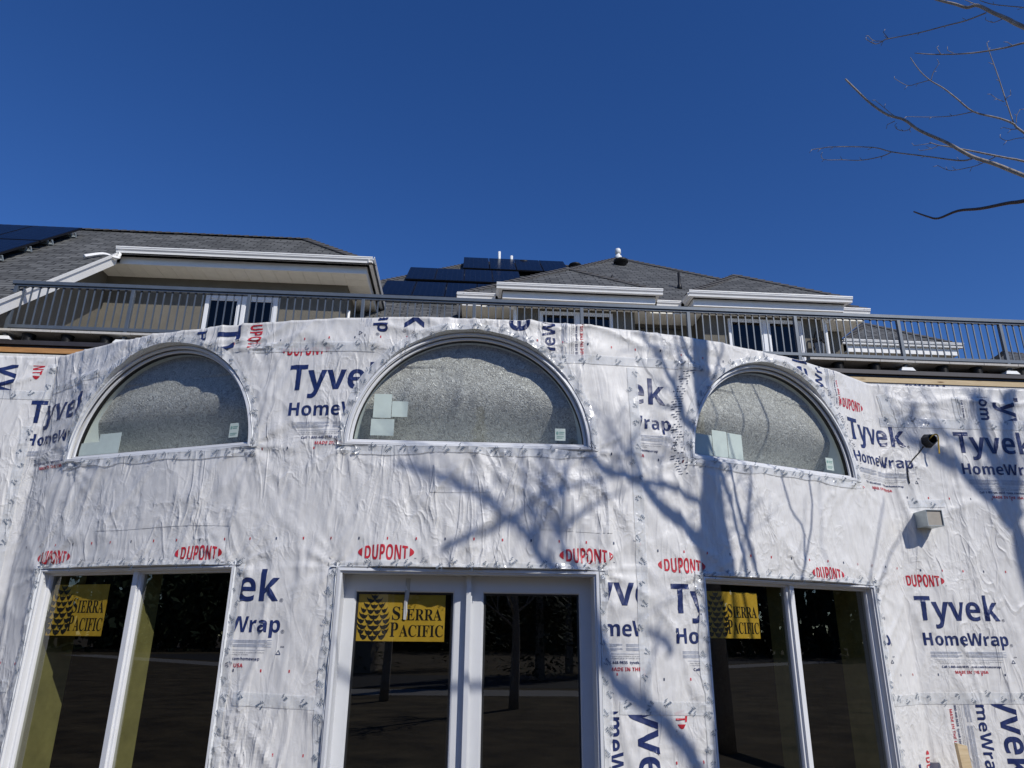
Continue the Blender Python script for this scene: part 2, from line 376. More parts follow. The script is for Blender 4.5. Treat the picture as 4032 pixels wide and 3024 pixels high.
_lat = rng.random((64, 256, 256))
def vnoise(x, y, k=0):
    xi = np.floor(x).astype(int); yi = np.floor(y).astype(int); fx = x - xi; fy = y - yi
    fx = fx * fx * (3 - 2 * fx); fy = fy * fy * (3 - 2 * fy); L = _lat[k % 64]
    g = lambda a, b: L[a % 256, b % 256]
    return (g(xi, yi) * (1 - fx) + g(xi + 1, yi) * fx) * (1 - fy) + (g(xi, yi + 1) * (1 - fx) + g(xi + 1, yi + 1) * fx) * fy
def ridged(x, y, k=0): return 1 - np.abs(2 * vnoise(x, y, k) - 1)
CORNERS = []
def disp(s, z):
    """sag, pulls and creases of the wrap, metres outwards"""
    s = np.asarray(s, float); z = np.asarray(z, float)
    wob = vnoise(s * 2.2, z * 2.2, 1) - 0.5; wob2 = vnoise(s * 2.2 + 40, z * 2.2, 2) - 0.5
    S = s + 0.25 * wob; Z = z + 0.25 * wob2
    mk = lambda k, f=0.9, lo=0.35, hi=0.75: np.clip((vnoise(s * f + 13 * k, z * f + 7 * k, k) - lo) / (hi - lo), 0, 1)
    d = 0.021 * ridged(S * 5.5, Z * 0.8, 3) ** 4 * mk(4) + 0.012 * ridged(S * 11, Z * 1.1 + 3, 16) ** 5 * mk(17, 1.1)
    a, b = 0.82 * S + 0.57 * Z, -0.57 * S + 0.82 * Z
    d += 0.016 * ridged(a * 6.0, b * 1.2, 5) ** 4 * mk(6)
    a, b = 0.82 * S - 0.57 * Z, 0.57 * S + 0.82 * Z
    d += 0.016 * ridged(a * 6.0, b * 1.2, 7) ** 4 * mk(8)
    top = np.clip((z - 2.02) / 0.12, 0, 1)
    d += top * 0.018 * ridged(S * 1.6, Z * 8 + S * 0.6, 12) ** 3
    d += 0.008 * ridged(S * 13, Z * 11, 9) ** 3 * mk(10, 1.3, 0.45, 0.8)
    d += 0.0035 * ridged(S * 26, Z * 22, 11) ** 3 * mk(14, 1.7, 0.3, 0.7)
    # small staple dimples with creases running out of them
    d -= 0.006 * np.clip(vnoise(s * 4.3 + 5, z * 3.1, 40) - 0.80, 0, 1) / 0.2
    for i, (cs, cz, amp) in enumerate(CORNERS):
        r = np.hypot(s - cs, z - cz); th = np.arctan2(z - cz, s - cs)
        d += amp * np.exp(-r / 0.28) * np.clip(r / 0.06, 0, 1) * (ridged(th * 3.4 + i * 9, r * 1.5, 20 + i) ** 2.5)
    return d

# openings: (centre s, half width, bottom z, top z, arched)
HW = 0.92
ARCH_Z = 1.33
OPEN = [(-2.655, HW, ARCH_Z, None, True), (-0.077, HW, ARCH_Z, None, True), (2.602, HW, ARCH_Z, None, True),
        (-2.655, HW, -1.62, 0.455, False), (-0.045, HW, -1.66, 0.440, False), (2.620, HW, -1.62, 0.430, False)]
for sc, hw, zb, zt, ar in OPEN:
    for sg in (-1, 1):
        CORNERS.append((sc + sg * hw, zb if ar else zt, 0.028))
def phi(op, s, z, grow=0.0):
    sc, hw, zb, zt, ar = op; hw = hw + grow
    if ar: return np.maximum(np.hypot(s - sc, z - zb) - hw, (zb - grow) - z)
    return np.maximum(np.abs(s - sc) - hw, np.maximum(z - (zt + grow), (zb - grow) - z))

def wall_sheet(name, s0, s1, z0, z1, step, off, use_disp, grow, mats, parent, cap=0.0):
    ns = int(round((s1 - s0) / step)) + 1; nz = int(round((z1 - z0) / step)) + 1
    S, Z = np.meshgrid(np.linspace(s0, s1, ns), np.linspace(z0, z1, nz), indexing='ij')
    S = S.copy(); Z = Z.copy(); e = 1e-4
    for op in OPEN:
        f = phi(op, S, Z, grow); near = np.abs(f) < step * 0.72
        gx = (phi(op, S + e, Z, grow) - phi(op, S - e, Z, grow)) / (2 * e); gz = (phi(op, S, Z + e, grow) - phi(op, S, Z - e, grow)) / (2 * e)
        S[near] -= (f * gx)[near]; Z[near] -= (f * gz)[near]
    D = disp(S, Z) if use_disp else np.zeros_like(S)
    P = W(S, Z, off + D)
    idx = np.arange(ns * nz).reshape(ns, nz)
    q = np.stack([idx[:-1, :-1], idx[1:, :-1], idx[1:, 1:], idx[:-1, 1:]], -1).reshape(-1, 4)
    cs = S.ravel()[q].mean(1); cz = Z.ravel()[q].mean(1)
    keep = np.ones(len(q), bool)
    for op in OPEN: keep &= phi(op, cs, cz, grow) > -0.002
    q = q[keep]
    V = P.reshape(-1, 3)
    if cap:
        top = P[:, -1, :]; n0 = len(V); inner = W(S[:, -1], np.full(ns, z1 + 0.006), off - cap)
        mid = W(S[:, -1], np.full(ns, z1 + 0.010), off + D[:, -1] - 0.03)
        V = np.concatenate([V, mid, inner])
        a = idx[:, -1]; m = n0 + np.arange(ns); i2 = n0 + ns + np.arange(ns)
        q = np.concatenate([q, np.stack([a[:-1], a[1:], m[1:], m[:-1]], -1), np.stack([m[:-1], m[1:], i2[1:], i2[:-1]], -1)])
    me = bpy.data.meshes.new(name)
    me.vertices.add(len(V)); me.vertices.foreach_set('co', V.ravel())
    me.loops.add(q.size); me.loops.foreach_set('vertex_index', q.ravel().astype(np.int32))
    me.polygons.add(len(q)); me.polygons.foreach_set('loop_start', (np.arange(len(q)) * 4).astype(np.int32)); me.polygons.foreach_set('loop_total', np.full(len(q), 4, np.int32))
    me.polygons.foreach_set('use_smooth', np.ones(len(q), bool))
    me.update(calc_edges=True)
    bm = bmesh.new(); bm.from_mesh(me); loose = [v for v in bm.verts if not v.link_faces]; bmesh.ops.delete(bm, geom=loose, context='VERTS'); bm.to_mesh(me); bm.free()
    return link(name, me, parent, mats)

sunroom = thing('sunroom', 'bowed single storey addition wrapped in white printed house wrap with three arched windows', 'building', (0.1, 5.3, GROUND))
wall_sheet('house_wrap', -7.0, 7.0, Z_BOT, Z_TOP, 0.02, 0.0, True, 0.012, ('wrap',), sunroom, 0.17)
wall_sheet('inner_wall', -6.0, 6.0, Z_BOT, 2.2, 0.05, -0.21, False, 0.012, ('interior_grey',), sunroom)
room = MB()
_arc = [tuple(W(q, 0, -0.205)[:2]) for q in np.linspace(-6.6, 6.6, 67)]
room.prism(_arc + [(6.5, 10.98), (-6.3, 10.98)], 2, 2.16, 2.24)
room.box(-6.2, 6.4, 10.6, 10.7, Z_BOT, 2.15); room.box(-5.2, -5.1, 6.7, 10.6, Z_BOT, 2.15); room.box(5.1, 5.2, 6.7, 10.6, Z_BOT, 2.15)
room.build('room_shell', 'interior_grey', sunroom)
fl = MB(); fl.box(-5.1, 5.1, 5.6, 10.6, -1.69, -1.63); fl.build('room_floor', 'interior_wood', sunroom)
st = MB()
for i in range(14): st.box(-4.6 + i * 0.7, -4.56 + i * 0.7, 7.0, 10.6, 2.0, 2.155)
st.build('ceiling_joists', 'interior_wood', sunroom)

# ------------------------------------------------------------------ lettering
_txt = {}
def boldify(t):
    o = ''
    for ch in t:
        if 'A' <= ch <= 'Z': o += chr(0x1D5D4 + ord(ch) - 65)
        elif 'a' <= ch <= 'z': o += chr(0x1D5EE + ord(ch) - 97)
        elif '0' <= ch <= '9': o += chr(0x1D7EC + ord(ch) - 48)
        else: o += ch
    return o
def serify(t): return ''.join(chr(0x1D400 + ord(c) - 65) if 'A' <= c <= 'Z' else c for c in t)
def glyphs(body, res=4):
    key = (body, res)
    if key not in _txt:
        c = bpy.data.curves.new('tmp', 'FONT'); c.body = body; c.size = 1; c.resolution_u = res
        o = bpy.data.objects.new('tmp', c); COL.objects.link(o)
        dg = bpy.context.evaluated_depsgraph_get(); me = bpy.data.meshes.new_from_object(o.evaluated_get(dg))
        V = np.array([v.co[:2] for v in me.vertices]); Fc = [tuple(p.vertices) for p in me.polygons]
        V = (V - V.min(0)) / (V.max(0) - V.min(0))
        bpy.data.objects.remove(o); bpy.data.curves.remove(c); bpy.data.meshes.remove(me)
        _txt[key] = (V, Fc)
    return _txt[key]
class Flat:
    """2-D artwork in block coordinates (u right, v up) with material slots"""
    def __init__(self): self.v = []; self.f = []; self.m = []
    def add(self, V, Fc, mat):
        i = len(self.v); self.v += [tuple(p) for p in V]; self.f += [tuple(i + a for a in q) for q in Fc]; self.m += [mat] * len(Fc)
    def text(self, body, u0, u1, v0, v1, mat=0, bold=True, res=4, env=None):
        V, Fc = glyphs(boldify(body) if bold else body, res)
        P = np.stack([u0 + V[:, 0] * (u1 - u0), v0 + V[:, 1] * (v1 - v0)], -1)
        if env is not None: P = env(P)
        self.add(P, Fc, mat)
    def rect(self, u0, u1, v0, v1, mat=0): self.add([(u0, v0), (u1, v0), (u1, v1), (u0, v1)], [(0, 1, 2, 3)], mat)
    def poly(self, pts, mat=0): self.add(pts, [tuple(range(len(pts)))], mat)
def place(art, fn, clip=None, cut=0.02, name='printed_lettering', mats=(), parent=None, lift=0.003, surf=None, label=None):
    """carry artwork onto the wrap: fn maps (u,v)->(s,z); cut it to the sheet and to a fine grid so it follows the creases"""
    bm = bmesh.new(); vs = []
    for p in art.v:
        a, b = fn(p[0], p[1]); vs.append(bm.verts.new((a, b, 0)))
    bm.verts.ensure_lookup_table()
    for q, mi in zip(art.f, art.m):
        try: f = bm.faces.new([vs[i] for i in q]); f.material_index = mi
        except ValueError: pass
    def cutp(co, no, **kw): bmesh.ops.bisect_plane(bm, geom=bm.verts[:] + bm.edges[:] + bm.faces[:], plane_co=co, plane_no=no, dist=1e-6, **kw)
    if clip:
        s0, s1, z0, z1 = clip
        cutp((s0, 0, 0), (-1, 0, 0), clear_outer=True); cutp((s1, 0, 0), (1, 0, 0), clear_outer=True)
        cutp((0, z0, 0), (0, -1, 0), clear_outer=True); cutp((0, z1, 0), (0, 1, 0), clear_outer=True)
    if not bm.faces: bm.free(); return None
    if cut:
        X = [v.co.x for v in bm.verts]; Y = [v.co.y for v in bm.verts]
        for i in range(math.ceil(min(X) / cut), math.floor(max(X) / cut) + 1): cutp((i * cut, 0, 0), (1, 0, 0))
        for i in range(math.ceil(min(Y) / cut), math.floor(max(Y) / cut) + 1): cutp((0, i * cut, 0), (0, 1, 0))
    if surf is None and name == 'printed_lettering':
        kill = []
        for f in bm.faces:
            c = f.calc_center_median()
            if any(float(phi(op, np.float64(c.x), np.float64(c.y))) < 0.02 for op in OPEN): kill.append(f)
        bmesh.ops.delete(bm, geom=kill, context='FACES')
        if not bm.faces: bm.free(); return None
    co = np.array([v.co[:2] for v in bm.verts])
    if surf is None: P = W(co[:, 0], co[:, 1], disp(co[:, 0], co[:, 1]) + lift)
    else: P = surf(co)
    for v, c in zip(bm.verts, P): v.co = c
    bm.normal_update()
    me = bpy.data.meshes.new(name); bm.to_mesh(me); bm.free()
    me.polygons.foreach_set('use_smooth', [True] * len(me.polygons))
    o = link(name, me, parent, mats)
    if label: o['label'] = label
    return o

PRINT = ('print_blue', 'print_red', 'print_grey', 'print_dark')
def dupont(art, u0=-0.092, u1=0.303, vc=0.118):
    w = u1 - u0
    def env(P):
        t = (P[:, 0] - u0) / w * 2 - 1
        h = 1 - 0.42 * t * t
        Q = P.copy(); Q[:, 1] = vc + (P[:, 1] - vc) * h; return Q
    V, Fc = glyphs(boldify('DUPONT'), 4)
    P = np.stack([u0 + w * 0.125 + V[:, 0] * w * 0.765, vc - 0.056 + V[:, 1] * 0.112], -1)
    # narrow capitals: cut the flats so the curve of the lens reads
    nb = Flat(); nb.add(P, Fc, 1)
    bm = bmesh.new(); vs = [bm.verts.new((p[0], p[1], 0)) for p in nb.v]
    for q in nb.f: bm.faces.new([vs[i] for i in q])
    for i in range(1, 24):
        bmesh.ops.bisect_plane(bm, geom=bm.verts[:] + bm.edges[:] + bm.faces[:], plane_co=(u0 + w * i / 24, 0, 0), plane_no=(1, 0, 0), dist=1e-6)
    bm.verts.index_update(); VV = env(np.array([v.co[:2] for v in bm.verts])); art.add(VV, [tuple(v.index for v in f.verts) for f in bm.faces], 1); bm.free()
    for sg in (-1, 1):
        c = u0 if sg < 0 else u1; pts = []
        for j in range(-6, 7):
            t = j / 6; pts.append((c - sg * 0.030 * t * t, vc + 0.030 * t))
        art.poly(pts if sg < 0 else pts[::-1], 1)
    art.text('\u2122', u1 + 0.002, u1 + 0.016, vc - 0.045, vc - 0.037, 3, False, 2)
def block(dup=True):
    a = Flat()
    a.text('Tyvek', 0, 0.776, -0.286, 0.0, 0); a.text('HomeWrap', 0.024, 0.808, -0.459, -0.320, 0)
    for u, v in ((0.800, -0.212), (0.830, -0.419)): a.text('\u00ae', u - 0.013, u + 0.013, v - 0.013, v + 0.013, 3, False, 3)
    for j in range(3):
        for v0 in (-0.478, -0.504):
            a.rect(0.065, 0.355 - 0.04 * (j == 2), v0 - j * 0.0075, v0 - j * 0.0075 + 0.0030, 2); a.rect(0.382, 0.763 - 0.03 * (j == 1), v0 - j * 0.0075, v0 - j * 0.0075 + 0.0030, 2)
    a.rect(0.10, 0.72, -0.541, -0.5385, 2)
    V = 'Meets the air barrier requirements when installed as an air barrier according to installation instructions'
    a.text(V, 0.117, 0.714, -0.562, -0.553, 3, False, 2); a.text(V[20:90], 0.117, 0.600, -0.575, -0.566, 3, False, 2)
    a.text('Call 1-800-448-9835  tyvek.com/homewrap', 0.146, 0.687, -0.612, -0.586, 0); a.text('MADE IN THE USA', 0.256, 0.570, -0.652, -0.627, 1)
    a.text('USA', 0.828, 0.854, -0.522, -0.511, 3)
    t = [(0.816, -0.540), (0.800, -0.566), (0.832, -0.566)]
    for i in range(3):
        p, q = Vector(t[i]), Vector(t[(i + 1) % 3]); n = Vector((-(q - p).y, (q - p).x)).normalized() * 0.0022; a.poly([p - n, q - n, q + n, p + n], 3)
    if dup: dupont(a)
    return a
ART = block(); ART_ND = block(False); DUP = Flat(); dupont(DUP)
def print_at(art, s0, z0, rot='', clip=None):
    fn = {'': lambda u, v: (s0 + u, z0 + v), 'cw': lambda u, v: (s0 + v, z0 - u), 'ccw': lambda u, v: (s0 - v, z0 + u), 'ud': lambda u, v: (s0 - u, z0 - v)}[rot]
    return place(art, fn, clip, 0.02, 'printed_lettering', PRINT, sunroom)
XL, XR = -6.6, 6.6
# lower band: one sheet from the left to the seam at s = 1.2, the next one onwards
print_at(DUP, -3.578, 0.430, clip=(XL, -3.25, 0.40, 0.66))
print_at(ART, -2.152, 0.430, clip=(XL, 1.20, -0.34, 0.66))
print_at(DUP, -0.740, 0.430, clip=(XL, 1.20, 0.40, 0.66))
print_at(ART, 0.683, 0.430, clip=(0.55, 1.20, -0.34, 0.66))
print_at(ART, 1.428, 0.385, clip=(1.24, 1.76, -0.40, 0.66))
print_at(ART, 2.856, 0.385, clip=(2.70, 4.06, -0.40, 0.66))
print_at(ART, 4.144, 0.385, clip=(4.08, XR, -0.40, 0.66))
# upper band
print_at(ART_ND, -4.215, 1.950, clip=(XL, -3.20, 1.0, 2.0))
print_at(ART, -1.486, 1.985, clip=(-1.70, -0.80, 1.0, 2.115))
print_at(ART_ND, 0.699, 1.952, clip=(1.235, 1.66, 1.0, 2.0))
print_at(ART, 3.545, 1.948, clip=(3.44, 4.42, 1.0, 2.2))
print_at(ART_ND, 4.818, 1.912, clip=(4.72, XR, 1.0, 1.95))
# strips turned on their side
print_at(ART, 1.338, -0.290, 'cw', (0.93, 1.70, Z_BOT, -0.475))
print_at(ART, -1.30, -0.18, 'cw', (-1.70, -1.00, Z_BOT, -0.95))
print_at(ART, 4.950, -0.290, 'cw', (4.30, XR, Z_BOT, -0.470))
print_at(ART, 3.90, -0.95, 'cw', (3.60, 4.04, Z_BOT, -0.470))
print_at(ART, 5.560, 2.367, 'cw', (4.93, XR, 2.015, 2.262))
print_at(ART, -1.944, 2.351, 'cw', (-2.62, -1.62, 2.135, Z_TOP - 0.004))
print_at(ART_ND, -0.392, 3.040, 'cw', (-1.05, -0.20, 2.125, Z_TOP - 0.004))
print_at(ART, 0.153, 1.800, 'ccw', (0.10, 0.95, 2.075, Z_TOP - 0.004))
print_at(ART, 2.816, 1.702, 'ccw', (2.85, 3.62, 2.02, Z_TOP - 0.004))
print_at(ART, -4.344, 2.440, 'cw', (XL, -4.03, 1.98, 2.27))
print_at(ART, -4.45, -0.05, 'cw', (XL, -3.66, -0.95, -0.45))
# rows of red stud marks
def marks(rows):
    a = Flat()
    for s0, s1, ph, z in rows:
        n = math.ceil((s0 - ph) / 0.2032); s = ph + n * 0.2032
        while s < s1:
            if all(phi(op, np.float64(s), np.float64(z), 0.05) > 0 for op in OPEN): a.rect(s - 0.0045, s + 0.0045, z - 0.009, z + 0.009, 1 if (n % 3) else 3)
            n += 1; s += 0.2032
    place(a, lambda u, v: (u, v), None, 0, 'stud_marks', PRINT, sunroom)
marks([(-4.04, 1.2, -3.8806, 0.6437), (1.24, 4.04, 1.3413, 0.6028), (4.08, 6.5, 4.246, 0.5936), (-6.5, -4.08, -4.2, 0.65), (-4.04, 1.2, -1.649, -0.2414), (1.24, 4.04, 1.3413, -0.275), (4.08, 6.5, 4.246, -0.274),
       (-4.04, 1.2, -1.4358, 1.308), (1.24, 3.9, 1.39, 1.29), (4.08, 6.5, 4.25, 1.251), (-1.7, -0.9, -1.5, -0.75), (1.0, 1.7, 1.2, -0.80), (-2.6, 2.6, -1.6, 2.19)])

# ------------------------------------------------------------------ flashing tape: clear-white strips with small dark print
TAPE = ('tape', 'print_tape', 'tape_fold')
def tape_marks(art, pts, spread, step, size=0.062):
    """scatter the little printed words along a line of (s,z) points"""
    P = [Vector(p) for p in pts]; run = 0.0; want = step * 0.4; side = 1
    for a, b in zip(P[:-1], P[1:]):
        L = (b - a).length
        while want < run + L:
            t = (want - run) / L; c = a.lerp(b, t); d = (b - a).normalized(); n = Vector((-d.y, d.x))
            c = c + n * (spread * side * random.uniform(0.3, 1.0)); side = -side
            ang = math.atan2(d.y, d.x) + random.choice((0.55, 0.75, math.pi + 0.6, math.pi + 0.8)); sz = size * random.uniform(0.8, 1.1)
            word = random.choice(('Tyvek', 'Tyvek', 'Tyvek', 'vek', 'Tyv'))
            V, Fc = glyphs(boldify(word), 1); wd = sz * len(word) / 5
            X = (V[:, 0] - 0.5) * wd; Y = (V[:, 1] - 0.5) * sz * 0.42; ca, sa = math.cos(ang), math.sin(ang)
            art.add(np.stack([c.x + X * ca - Y * sa, c.y + X * sa + Y * ca], -1), Fc, 1)
            for j in range(2):
                X = np.array([-.16, .16, .16, -.16]) * sz + (j - .5) * sz * .2; Y = np.array([.36, .36, .43, .43]) * sz + j * sz * 0.14
                art.add(np.stack([c.x + X * ca - Y * sa, c.y + X * sa + Y * ca], -1), [(0, 1, 2, 3)], 1)
            want += step * random.uniform(0.8, 1.2)
        run += L
def seam(s0, z0, s1, z1, width, name='seam_tape', step=0.15):
    d = Vector((s1 - s0, z1 - z0)); L = d.length; d.normalize(); n = Vector((-d.y, d.x)); N = max(2, int(L / 0.02))
    a = Flat()
    for i in range(N):
        for j in range(5):
            q = []
            for ii, jj in ((i, j), (i + 1, j), (i + 1, j + 1), (i, j + 1)):
                c = Vector((s0, z0)) + d * (L * ii / N) + n * (width * (jj / 5 - 0.5)); q.append((c.x, c.y))
            a.poly(q, 0)
    o = place(a, lambda u, v: (u, v), None, 0, name, TAPE, sunroom, 0.0055)
    m = Flat(); tape_marks(m, [(s0, z0), (s1, z1)], width * 0.36, step)
    me = place(m, lambda u, v: (u, v), None, 0, 'tape_print', TAPE, o, 0.0085)
    return o
seam(1.205, 2.03, 1.205, -0.50, 0.085)
seam(-4.02, 2.03, -3.38, 2.095, 0.075); seam(-1.85, 2.14, -0.82, 2.105, 0.080)
seam(0.58, 2.055, 1.62, 2.095, 0.075); seam(1.60, 2.10, 1.86, 2.10, 0.060)
seam(-1.62, -0.415, -1.03, -0.435, 0.085); seam(1.00, -0.452, 1.66, -0.468, 0.085)
seam(3.62, -0.470, 4.06, -0.465, 0.080); seam(4.06, -0.462, 6.5, -0.452, 0.090)
seam(4.16, 2.25, 4.20, 1.98, 0.11); seam(4.10, 1.975, 6.5, 1.985, 0.095); seam(4.90, 2.25, 4.92, 1.93, 0.075)
seam(-4.10, 2.28, -4.075, 1.95, 0.09); seam(-6.0, 2.00, -4.10, 1.985, 0.08); seam(-4.20, 1.70, -4.16, -0.5, 0.09)
seam(-4.4, -0.42, -3.70, -0.40, 0.085); seam(4.25, 1.19, 4.60, 1.205, 0.07)
# lens-shaped dash print on the fabric beside the right arched window
a = Flat()
DP = [(1.764, 2.083), (1.700, 2.010), (1.622, 1.882), (1.583, 1.775), (1.580, 1.654), (1.560, 1.480), (1.545, 1.310), (1.605, 1.195)]
for i in range(200):
    t = random.random() * 6.999; j = int(t); t -= j; p, q = DP[j], DP[j + 1]
    s = p[0] + (q[0] - p[0]) * t + random.uniform(-0.055, 0.055); z = p[1] + (q[1] - p[1]) * t + random.uniform(-0.02, 0.02)
    z = round(z / 0.021) * 0.021 + 0.2 * (s - 1.6)
    w = 0.017; h = 0.006; ca, sa = math.cos(0.25), math.sin(0.25)
    a.add([(s + x * ca - y * sa, z + x * sa + y * ca) for x, y in ((-w / 2, -h / 2), (w / 2, -h / 2), (w / 2, h / 2), (-w / 2, h / 2))], [(0, 1, 2, 3)], 3)
for i in range(60):
    t = random.random(); ang = math.pi * (0.03 + 0.27 * t); rr = 1.0 + random.random() * 0.07
    s = 2.602 + rr * math.cos(ang); z = ARCH_Z + rr * math.sin(ang); w = 0.013; h = 0.0055
    a.rect(s - w / 2, s + w / 2, z - h / 2, z + h / 2, 3)
place(a, lambda u, v: (u, v), None, 0, 'dash_print', PRINT, sunroom, 0.004)

# loose laps of a second sheet
for s0, s1, z0, z1 in ((-3.05, -1.80, 0.74, 0.925), (-0.35, 0.10, 0.98, 1.20), (-1.66, -1.05, -1.60, -0.47), (0.45, 1.0, 0.72, 1.15)):
    a = Flat(); n_ = int((s1 - s0) / 0.02); m_ = int((z1 - z0) / 0.02)
    for i in range(n_):
        for j in range(m_): a.rect(s0 + i * 0.02, s0 + i * 0.02 + 0.02, z0 + j * 0.02, z0 + j * 0.02 + 0.02)
    place(a, lambda u, v: (u + 0.012 * math.sin(v * 9), v + 0.008 * math.sin(u * 5)), None, 0, 'wrap_lap', ('wrap',), sunroom, 0.0026)

# ------------------------------------------------------------------ windows and door of the sunroom
RHO = RAD * math.cos(HW / RAD)
def frame_of(sc):
    a = sc / RAD; O = Vector((AXX + math.sin(a) * RHO, AXY - math.cos(a) * RHO, 0)); t = Vector((math.cos(a), math.sin(a), 0)); n = Vector((math.sin(a), -math.cos(a), 0))
    return lambda u, z, d: tuple(O + t * u + Vector((0, 0, z)) + n * d)
NA = 56
def outline(op, d):
    """points of the opening's outline moved inwards by d (local u, z)"""
    sc, hw, zb, zt, ar = op
    if ar:
        r = hw - d; a0 = math.asin(min(1.0, d / r)); return [(r * math.cos(a0 + (math.pi - 2 * a0) * i / NA), zb + r * math.sin(a0 + (math.pi - 2 * a0) * i / NA)) for i in range(NA + 1)]
    h = hw - d; return [(h, zb + d), (h, zt - d), (-h, zt - d), (-h, zb + d)]
def ring(mb, op, L, prof, mat=0):
    loops = [[L(u, z, n) for u, z in outline(op, d)] for d, n in prof]
    for A, B in zip(loops[:-1], loops[1:]):
        for i in range(len(A)):
            j = (i + 1) % len(A); mb.quad(A[j], A[i], B[i], B[j], mat=mat)
    return mb
def pane(op, L, d, n, name, mat, parent, th=0.006):
    mb = MB(); A = [L(u, z, n) for u, z in outline(op, d)]; mb.quad(*A); return mb.build(name, mat, parent)
def sbox(mb, L, u0, u1, z0, z1, n0, n1, mat=0):
    return mb.hexa([L(u0, z0, n1), L(u1, z0, n1), L(u1, z0, n0), L(u0, z0, n0), L(u0, z1, n1), L(u1, z1, n1), L(u1, z1, n0), L(u0, z1, n0)], mat)
def flashing(op, L, name, sides, wide=0.070):
    """tape from the wrap's face over the edge of the opening to the frame; sides: list of outline paths in (s,z)+outward normal"""
    sc = op[0]; o = None; mb = MB(); mk = Flat()
    for path in sides:
        cols = []
        for i, (u, z, nx, nz) in enumerate(path):
            wd = (wide if nz < 0.9 or op[4] else 0.042) + 0.018 * (float(vnoise(np.float64(i * 0.21 + sc * 7), np.float64(3.3), 31)) - 0.5) * 2
            col = []
            for q in (wd, wd * 0.66, wd * 0.33, 0.012):
                s = sc + u + nx * q; zz = z + nz * q
                cr = 0.006 * float(ridged(np.float64(s * 17), np.float64(zz * 17), 33)) ** 2
                col.append(Wv(s, zz, disp(np.float64(s), np.float64(zz)) + 0.005 + cr))
            jit = 0.012 * float(vnoise(np.float64(i * 0.5), np.float64(sc), 35))
            lu, lz = u + nx * 0.004, z + nz * 0.004
            p1 = Vector(L(lu, lz, 0.028)); p0 = col[-1]
            mid = p0.lerp(p1, 0.5) + Vector((0, 0, 0)) + (p0 - Vector(L(0, 0, -9))).normalized() * jit
            col += [mid, p1, Vector(L(u, z, -0.06))]
            cols.append(col)
        for A, B in zip(cols[:-1], cols[1:]):
            for k_ in range(len(A) - 1): mb.quad(A[k_], B[k_], B[k_ + 1], A[k_ + 1], mat=0 if k_ < 3 else 2)
        tape_marks(mk, [(sc + u + nx * 0.036, z + nz * (0.030 if nz > 0.9 and not op[4] else 0.036)) for u, z, nx, nz in path], 0.018, 0.105)
    # turn the faces outwards, then smooth
    o = mb.build(name, TAPE, sunroom, True)
    place(mk, lambda u, v: (u, v), None, 0, 'tape_print', TAPE, o, 0.0155)
    return o
def lin(p, q, n, N):
    return [(p[0] + (q[0] - p[0]) * i / N, p[1] + (q[1] - p[1]) * i / N, n[0], n[1]) for i in range(N + 1)]

